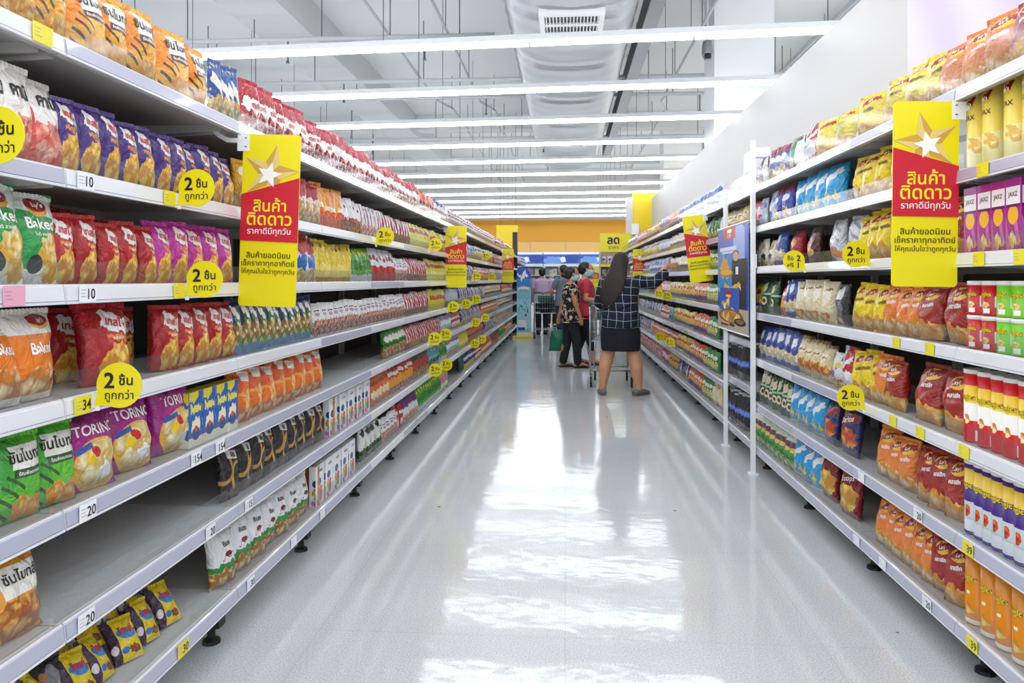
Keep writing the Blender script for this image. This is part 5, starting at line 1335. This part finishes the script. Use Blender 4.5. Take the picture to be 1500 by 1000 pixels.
for z, k in ((.9, -.1), (1.02, .05)): s.tube([(-.2, -.13, z), (0, -.175, z - .03), (.2, -.13, z + .04)], .012, 6)
fused('plaid_shirt', s, plaid_material(), .009, t, 5)
s = MB(); rings(s, [(0, 0, .5, .215, .15), (0, 0, .56, .225, .155), (0, 0, .7, .225, .16), (0, 0, .82, .21, .155), (0, 0, .92, .19, .14)])
fused('skirt', s, mat('skirt_navy', '10121C', .9), .01, t)
h = MB(); ball(h, (0, .0, 1.515), (.09, .112, .102), 18)
rings(h, [(-.1, -.165, .98, .05, .015), (-.085, -.165, 1.06, .1, .025), (-.05, -.15, 1.18, .14, .035), (-.02, -.12, 1.3, .135, .05), (-.005, -.07, 1.4, .11, .075), (0, -.03, 1.5, .095, .09), (0, -.02, 1.58, .06, .07)])
rings(h, [(-.08, .0, 1.2, .02, .03), (-.085, .01, 1.3, .03, .05), (-.08, .01, 1.42, .028, .06), (-.06, .0, 1.54, .03, .06)])
for i, v in enumerate(h.v): h.v[i] = turned(v, (0, 0, 0), ha * .45)
fused('hair', h, hair_m, .009, t, 5)
shoe_grey = mat('shoe_grey', '6F6B68', .7)
shoe(t, rank, math.radians(-35), shoe_grey); shoe(t, lank, math.radians(12), shoe_grey)

def trolley(loc, rotz, label, wires=9):
    """wire trolley; its handle is at -y, it is pushed towards +y"""
    t = empty('shopping_cart', loc, rotz)
    wire = mat('trolley_chrome', 'A9ADB2', .3, .8); green = mat('trolley_green', '1D6A55', .4)
    w0, w1, y0, y1, zb0, zb1, zt = .25, .2, 0, .78, .5, .56, .98
    f = MB()
    for s in (-1, 1):
        f.tube([(s * w0, y0 - .02, zt), (s * w0, y0, .56), (s * w0, y0 + .05, .2), (s * (w0 - .01), y0 + .08, .14)], .012, 8)
        f.tube([(s * w0, y0 + .05, .2), (s * .22, .5, .2), (s * .2, y1 - .08, .16)], .012, 8)
        f.tube([(s * .21, .62, .2), (s * w1, .6, .52)], .011, 8)
    f.tube([(-w0, .05, .2), (w0, .05, .2)], .01, 8); f.tube([(-.22, .5, .2), (.22, .5, .2)], .01, 8)
    f.build('frame', wire, t, smooth=True)
    k = MB(); n = wires
    P = lambda sx, v, z: Vector((sx * (w0 + (w1 - w0) * v) * (1 if z > .8 else .92 + .08 * (z - .5) / .3), y0 + (y1 - y0) * v + (.05 * (z - .5) * v), z))
    for z in (.55, .66, .78, .9, .97):
        r = .006 if z > .95 else .0032
        k.tube([P(-1, 0, z), P(-1, 1, z), P(1, 1, z), P(1, 0, z), P(-1, 0, z)], r, 6)
    for i in range(n + 1):
        v = i / n
        for s in (-1, 1): k.tube([P(s, v, .97), P(s, v, .55)], .0028, 5)
        k.tube([P(-1, v, .55), P(1, v, .55)], .0028, 5)
    for i in range(n + 1):
        a = i / n * 2 - 1
        for v in (0, 1): k.tube([P(a, v, .97), P(a, v, .55)], .0028, 5)
    k.build('basket', wire, t)
    h = MB(); h.tube([(-w0 - .005, -.05, 1.0), (w0 + .005, -.05, 1.0)], .017, 12)
    hd = h.build('handle', green, t, smooth=True)
    c = MB()
    for s in (-1, 1): c.tube([(s * w0, -.02, .97), (s * w0, -.05, 1.0)], .014, 8)
    c.build('handle_bracket', green, hd)
    for s in (-1, 1):
        for y, x in ((.1, w0 - .01), (y1 - .1, .2)):
            wm = MB(); wm.tube([(s * x - .013, y, .062), (s * x + .013, y, .062)], .06, 18)
            wl = wm.build('wheel', black, t)
            fk = MB(); fk.box((s * x - .02, y - .015, .06), (s * x - .015, y + .02, .15)); fk.box((s * x + .015, y - .015, .06), (s * x + .02, y + .02, .15)); fk.box((s * x - .02, y - .02, .145), (s * x + .02, y + .025, .165))
            fk.build('wheel_fork', wire, wl)
    ch = MB(); ch.box((-.17, .06, .8), (.17, .07, .93)); ch.build('child_seat_flap', green, t)
    return tag(t, label, 'shopping cart')
tp = at(906, 409, 8.75)
trolley((tp.x - .075, tp.y + .12, 0), math.radians(-3), 'wire shopping cart with green handle pushed by the plaid shirt woman')

# --- the two women standing side by side, facing the white-wall rack
def standing(px, py, sc, rz, label, top_m, leg_m, g, sleeve, pant_z, head_turn, arms, sk, hair, dress=None, hem=.74, legs_apart=.0):
    p = floor_at(px, py)
    t = person((p.x, p.y, 0), rz, sc, label)
    hc = (0, .035, 1.48)
    b = MB(); rings(b, torso(g, g)); b.tube([(0, -.01, 1.3), (0, .0, 1.36), (0, .02, 1.42)], [.06, .052, .052], 14); head(b, hc, head_turn)
    sides = []
    for s, (el, wr, hd_, out, nr, cu) in zip((1, -1), arms):
        sh = (s * .185 * g, -.005, 1.275)
        limb(b, [(sh, .05), (el, .042), (wr, .028)]); hand(b, wr, hd_, out, nr, cu)
        sides.append((sh, el, wr))
    for s in (1, -1):
        an = (s * .085, legs_apart * s, .085)
        limb(b, [((s * .085, 0, .78), .09), ((s * .088, .02 + legs_apart * s * .5, .45), .06), ((s * .087, -.01 + legs_apart * s * .8, .3), .055), (an, .037)])
        foot(b, an, -.15 * s, .015)
        shoe(t, an, -.15 * s, cloth_black, flip=True)
    fused('body', b, sk, .007, t)
    face_parts(t, hc, head_turn, mask=True)
    s_ = MB(); tr = torso(g, g); rings(s_, [(0, 0, hem - .02, .18 * g + .02, .14 * g + .02)] + grow(tr, .022, hem, 1.3) + [(0, -.012, 1.335, .085, .07)])
    for (sh, el, wr), k in zip(sides, (sleeve, sleeve)):
        sh, el = Vector(sh), Vector(el); limb(s_, [(sh + Vector((0, 0, .005)), .068), (sh.lerp(el, k), .062)])
    fused('blouse', s_, top_m, .009, t, 4)
    q = MB(); rings(q, [(0, 0, .7, .15 * g, .12 * g), (0, 0, .8, .178 * g, .135 * g), (0, 0, .93, .165 * g, .12 * g)])
    for s in (1, -1):
        y = legs_apart * s
        pts = [((s * .083, 0, .78), .1), ((s * .09, .02 + y * .5, .45), .075)]
        pts.append(((s * .087, -.005 + y, pant_z), .066))
        limb(q, pts)
    fused('trousers', q, leg_m, .009, t)
    hm = MB(); ball(hm, (0, -.005, 1.515), (.087, .108, .095), 16)
    hair(hm)
    for i, v in enumerate(hm.v): hm.v[i] = turned(v, (0, .02, 0), head_turn)
    fused('hair', hm, hair_b, .009, t)
    return t
def bun(h):
    ball(h, (0, -.03, 1.47), (.078, .085, .07), 14); ball(h, (0, -.12, 1.47), (.042, .04, .042), 12)
def ponytail(h):
    ball(h, (0, -.03, 1.47), (.078, .085, .07), 14); h.tube([(0, -.1, 1.5), (0, -.135, 1.42), (0, -.14, 1.32), (0, -.13, 1.22)], [.03, .035, .032, .015], 10)
R90 = math.radians(-90)
down = lambda s: ((s * .235, .02, 1.03), (s * .235, .1, .82), (0, .2, -1), (0, 1, .1), (-s, 0, 0), .5)
back = lambda s: ((s * .235, -.07, 1.03), (s * .22, -.15, .8), (0, -.15, -1), (0, 1, 0), (-s, 0, 0), 1.1)
bent = lambda s: ((s * .235, -.02, 1.03), (s * .2, .2, 1.0), (-s * .2, 1, .1), (0, 0, 1), (-s, 0, 0), .5)
standing(836, 538, .915, math.radians(-78), 'woman in black floral blouse and black trousers wearing a face mask', floral_material(), cloth_black, 1.08, .35, .1, 0.0, (down(1), back(-1)), skin2, bun, legs_apart=.1)
standing(857, 534, .965, math.radians(-84), 'woman in red short-sleeved blouse and black trousers wearing a face mask', mat('cloth_red', 'C2384C', .85), cloth_black, 1.08, .5, .27, -.12, (bent(1), down(-1)), skin, ponytail, legs_apart=.09)

# green bag carried behind the floral blouse
p = floor_at(836, 538) + Matrix.Rotation(math.radians(-78), 3, 'Z') @ Vector((-.215 * .915, -.155 * .915, 0))
t = empty('shopping_bag', (p.x, p.y, .225)); t.scale = (.85,) * 3
mb = MB()
pts = []
for j in range(9):
    v = j / 8; w = .17 - .05 * v; d = .07 * math.sin(math.pi * min(1, .15 + .8 * (1 - v))) + .012
    for i in range(20):
        a = 2 * math.pi * i / 20
        mb.v.append(Vector((math.cos(a) * w * (1 + .06 * math.sin(5 * a + j)), math.sin(a) * d * (1 + .15 * math.sin(3 * a + j * 1.3)), v * .36)))
for j in range(8):
    for i in range(20): mb.face((j * 20 + i, j * 20 + (i + 1) % 20, j * 20 + 20 + (i + 1) % 20, j * 20 + 20 + i))
mb.face(range(19, -1, -1)); mb.face([160 + i for i in range(20)])
mb.build('bag_body', mat('bag_green', '0E6A50', .45), t, smooth=True)
for s in (-1, 1): MB().tube([(-.06, s * .02, .35), (-.03, s * .02, .46), (.03, s * .01, .5), (.06, s * .02, .46), (.08, s * .02, .35)], .008, 8).build('strap', mat('bag_green', '0E6A50', .45), t, smooth=True)
tag(t, 'green shopping bag hanging behind the floral blouse woman', 'shopping bag')

# --- shoppers beyond with a second trolley
tp = floor_at(800, 497)
trolley((tp.x, tp.y + .1, 0), math.radians(8), 'wire shopping cart in front of the lilac top shopper at the aisle end')
o = MB()
rings(o, [(0, 0, .0, .13, .1), (0, 0, .12, .15, .11), (0, 0, .28, .14, .1), (0, 0, .33, .1, .07)])
o = o.build('rucksack', cloth_black, None, (tp.x - .02, tp.y + .5, .556), smooth=True)
tag(o, 'black rucksack lying in the cart at the aisle end', 'bag')
def simple_person(x, y, sc, rz, label, top, legs, hairf, arms, mask=False, g=1.0, pant=.1, sleeve=.6):
    t = person((x, y, 0), rz, sc, label); hc = (0, .035, 1.48)
    b = MB(); rings(b, torso(g, g)); b.tube([(0, -.01, 1.3), (0, .02, 1.42)], [.06, .052], 12); head(b, hc, 0)
    s_ = MB(); rings(s_, [(0, 0, .74, .195 * g, .15 * g)] + grow(torso(g, g), .022, .78, 1.3) + [(0, -.012, 1.335, .085, .07)])
    for s, (el, wr, hd_, out, nr, cu) in zip((1, -1), arms):
        sh = Vector((s * .185 * g, -.005, 1.275)); limb(b, [(sh, .05), (el, .042), (wr, .028)]); hand(b, wr, hd_, out, nr, cu)
        limb(s_, [(sh, .068), (sh.lerp(Vector(el), sleeve), .06)])
    q = MB(); rings(q, [(0, 0, .7, .15 * g, .12 * g), (0, 0, .8, .178 * g, .135 * g), (0, 0, .93, .165 * g, .12 * g)])
    for s in (1, -1):
        limb(b, [((s * .085, 0, .78), .09), ((s * .088, .02, .45), .06), ((s * .085, 0, .085), .037)]); foot(b, (s * .085, 0, .085), 0, .015)
        shoe(t, (s * .085, 0, 0), 0, cloth_black)
        limb(q, [((s * .083, 0, .78), .1), ((s * .088, .02, .45), .075), ((s * .086, 0, pant), .066)])
    fused('body', b, skin, .009, t); fused('top', s_, top, .011, t); fused('trousers', q, legs, .011, t)
    face_parts(t, hc, 0, mask)
    h = MB(); ball(h, (0, -.01, 1.515), (.087, .105, .095), 14); hairf(h); fused('hair', h, hair_b, .011, t)
    return t
fwd = lambda s: ((s * .22, .12, 1.05), (s * .16, .34, 1.02), (0, 1, .0), (-s, 0, .3), (0, 0, -1), 1.0)
nape = lambda h: ball(h, (0, -.035, 1.46), (.078, .08, .08), 12)
p = at(794, 409, 17.4)
simple_person(p.x, p.y + .1, .98, math.radians(10), 'shopper in a lilac top with short dark hair, seen from behind', mat('cloth_lilac', 'C9A9CC', .85), cloth_black, nape, (down(1), down(-1)), g=1.1)
p = at(825, 409, 15.6)
simple_person(p.x, p.y, .99, math.radians(48), 'shopper in grey top and navy trousers leaning to the far cart', mat('cloth_grey', '6E7782', .85), mat('cloth_navy', '1E2740', .85), bun, (down(1), fwd(-1)), g=1.02)
p = at(808, 409, 20.5)
simple_person(p.x, p.y, .97, math.radians(180), 'distant shopper facing the camera in white top with face mask', mat('cloth_offwhite', 'D5D6D9', .85), cloth_black, nape, (down(1), down(-1)), mask=True)
# ------------------------------------------------------------------ far end of the aisle
# dark end post and yellow board at the end of the part-empty rack
c = at(754, 400, 17.75)
o = MB().bbox((c.x - .07, c.y + .25, 0), (c.x + .05, c.y + .29, 2.42)).build('rack_end_post', mat('dark_brown_board', '2E231C', .5))
tag(o, 'dark brown upright board closing the far end of the part-empty rack', 'post')
p = at(744, 345, 19.5)
t = empty('hanging_board', p)
MB().box((-.3, -.01, -.42), (.26, .01, .27)).build('board', yellow_paint, t)
MB().tube([(-.2, 0, .27), (-.2, 0, 5.6 - p.z)], .006, 6).build('wire', dark_steel, t); MB().tube([(.2, 0, .27), (.2, 0, 5.6 - p.z)], .006, 6).build('wire', dark_steel, t)
tag(t, 'plain yellow hanging board above the far end of the part-empty rack', 'board')
# blue cardboard stand
nb = NB('print_blue_stand', '7FC6DC', .4, 0)
for sh in (('rect', '9ED4E2', .5, .35, .6, .2), ('rect', '2458B8', .5, .93, .6, .12), ('rect', '3E86CC', .5, .78, .6, .06), ('blob', 'E6ECF0', .45, .87, .4, .035), ('ell', 'D8E6EC', .5, .7, .4, .03), ('rect', 'B8302A', .5, .68, .3, .006), ('wrect', '3A7A8A', .45, .48, .3, .01, 8), ('wrect', '2E6A7A', .5, .42, .35, .01, -6), ('ell', 'C02A34', .65, .33, .08, .02), ('rect', 'E9F0F2', .4, .2, .3, .06), ('rect', '1E3E9A', .35, .14, .25, .02), ('rect', 'E8E3B0', .5, .04, .6, .05)):
    a = dict(zip(('kind', 'c', 'cx', 'cy', 'rx', 'ry', 'rot'), sh)); kk = a.pop('kind'); q = a.pop('c'); nb.add(kk, q, **a)
c = floor_at(767, 496)
mb = MB(); pts = [(-.15, .05), (.15, .05), (.15, 1.42), (.1, 1.52), (-.1, 1.55), (-.15, 1.48)]
mb.poly(pts, .22)
for fi, f in enumerate(mb.f): mb.uv[fi] = [((mb.v[i].x + .15) / .3, mb.v[i].z / 1.55) for i in f]
t = empty('display_stand', (c.x, c.y + .12, 0))
mb.build('stand_body', nb.done(), t, fix=False)
MB().box((-.24, -.15, 0), (.2, .13, .05)).build('base', mat('stand_base_yellow', 'D8CB5A', .5), t)
tag(t, 'tall light blue cardboard stand on a yellow base at the aisle end', 'display stand')

# freezers across the back with a blue band
frz = mat('freezer_white', 'E9EDF1', .3); band = NB('print_blue_band', '2A56BE', .35, 0)
for sh in (('blob', '6E9BE0', .3, .4, .3, .4), ('blob', 'E9EEF6', .55, .5, .06, .3), ('blob', '1C3E9E', .8, .6, .2, .4), ('rect', 'E4E9F2', .5, .02, .6, .06)):
    a = dict(zip(('kind', 'c', 'cx', 'cy', 'rx', 'ry', 'rot'), sh)); kk = a.pop('kind'); q = a.pop('c'); band.add(kk, q, **a)
band = band.done()
glass = clear_mat('freezer_glass', 'EAF2F4')
for i in range(3):
    x = -1.95 + i * 1.22
    t = empty('freezer_cabinet', (x, 25.2, 0))
    mb = MB(); mb.box((0, .05, 0), (1.2, .9, .5)); mb.box((0, .6, .5), (1.2, .9, 2.2)); mb.box((0, .05, 1.72), (1.2, .6, 2.2)); mb.box((0, .05, .5), (.05, .6, 1.72)); mb.box((1.15, .05, .5), (1.2, .6, 1.72))
    mb.box((.05, .1, 1.05), (1.15, .6, 1.08)); mb.box((.05, .1, 1.4), (1.15, .6, 1.43))
    mb.build('cabinet_body', frz, t)
    b = MB(); b.box((0, .02, 1.78), (1.2, .05, 2.12))
    for fi in range(6): b.uv[fi] = [(0, 0), (1, 0), (1, 1), (0, 1)]
    b.f[2] = (0, 4, 5, 1); b.build('header_band', band, t, fix=False)
    for k in range(2): MB().box((.05 + .55 * k, .04, .52), (.59 + .55 * k, .05, 1.7)).build('glass_door', glass, t)
    MB().box((.575, .0, .9), (.6, .04, 1.4)).build('door_handle', steel, t)
    tag(t, 'white freezer cabinet with blue header band, ' + ('nearest the blue stand', 'between two others at the aisle end', 'behind the plaid shirt woman')[i], 'freezer', 'freezers across the aisle end')
    for r, z in enumerate((.5, 1.08, 1.43)):
        for q in range(5):
            o = MB().bbox((-.08, -.05, 0), (.08, .05, .2 + .02 * (q % 2))).build('frozen_food_box', mat('frozen_print_%d' % ((q + r + i) % 4), ('C9D6E4', 'D98A8A', 'E6DDB8', '7FA8C8')[(q + r + i) % 4], .4), None, (x + .16 + q * .21, 25.45, z + .002))
            tag(o, 'frozen food box, %s in its row, %s rack of the %s freezer' % (ordinal(q + 1), ('lowest', 'middle', 'upper')[r], ('first', 'second', 'third')[i]), 'box', 'frozen food boxes')

# more shelving beyond the cross aisle
LB = Rack(); LB.s = -1; LB.X = -1.25; LB.y0 = 19.9; LB.M = .9; LB.n = 5; LB.low = [1.72, 1.42, 1.12, .82, .5, .15]; LB.what = 'far rack'
LB.depth = LR.depth; LB.bays = {}; LB.rotz = math.pi / 2
LB.low.append(.148); LB.low = LB.low[:5] + [.32, .15]
LB.top = [z + .036 for z in LB.low]
build_rack(LB)
for sh, keys in enumerate((('whitepk', 'bluewhite'), ('bluewhite', 'white'), ('white', 'lightblue'), ('whitepk', 'grey'))):
    for i in range(26):
        place(keys[i // 13], LB, sh, 20.0 + i * .165, 0, .2, near=False)

# promotion end stand with a yellow header
c = at(902, 400, 18.2)
t = empty('promotion_stand', (c.x, c.y, 0))
mb = MB()
for z in (.1, .5, .9, 1.3, 1.62): mb.box((-.36, 0, z), (.36, .34, z + .03))
mb.box((-.38, .34, 0), (.38, .37, 1.98)); mb.box((-.39, 0, 0), (-.36, .36, 1.95)); mb.box((.36, 0, 0), (.39, .36, 1.95))
mb.build('stand_frame', board_m, t)
hd = MB().box((-.38, -.02, 1.95), (.36, 0, 2.4)).build('header_board', yel, t)
word('ลด', -.06, 2.24, .26, ink['black'], hd, d=.022, bold=.04); word('ราคา', -.06, 2.06, .13, ink['black'], hd, d=.022)
for z in (.5, .9, 1.3, 1.62): MB().box((-.36, -.006, z - .03), (.36, 0, z + .03)).build('yellow_strip', yel, t)
tag(t, 'promotion stand with yellow sale header behind the plaid shirt woman', 'display stand')
for r, z in enumerate((.53, .93, 1.33, 1.65)):
    for q in range(5):
        k = ('bluewhite', 'whitepk', 'mixed', 'whitepurple')[r]
        p = PROD[k]; me, sub = get_mesh(p, q % 2, False)
        o = link(p['name'], me, None, (c.x - .28 + q * .14, c.y + .12, z + .001))
        tag(o, '%s, %s along %s board of the promotion stand' % (p['desc'], ordinal(q + 1), ('lowest', 'second', 'third', 'top')[r]), p['cat'], 'packs on the promotion stand')
p = at(874, 433, 17.2)
t = empty('notice_board', (p.x, p.y, 0))
MB().box((-.16, -.01, .75), (.16, .01, 1.08)).build('green_panel', mat('notice_green', '5DBB2E', .4), t)
MB().tube([(0, .015, 0), (0, .015, .8)], .015, 8).build('stem', steel, t)
MB().lathe([(.14, 0), (.14, .015), (.02, .03)], 16, c=(0, .015, 0)).build('base', steel, t)
tag(t, 'green notice board on a stem between the red shirt woman and the cart', 'notice board')
t = star_sign(872, 405, 17.6, 'small far star sign above the green notice board', -1, sc=.8, bracket=False)
MB().tube([(0, .012, -.2), (0, .012, -t.location.z / .8 + .0)], .012, 8).build('pole', white_plastic, t)
p = at(931, 335, 18.3)
o = MB().bbox((p.x - .09, 18.55, p.z - .13), (p.x + .09, 18.615, p.z + .13)).build('wall_control_box', white_plastic)
tag(o, 'small white control box on the yellow wall', 'control box')
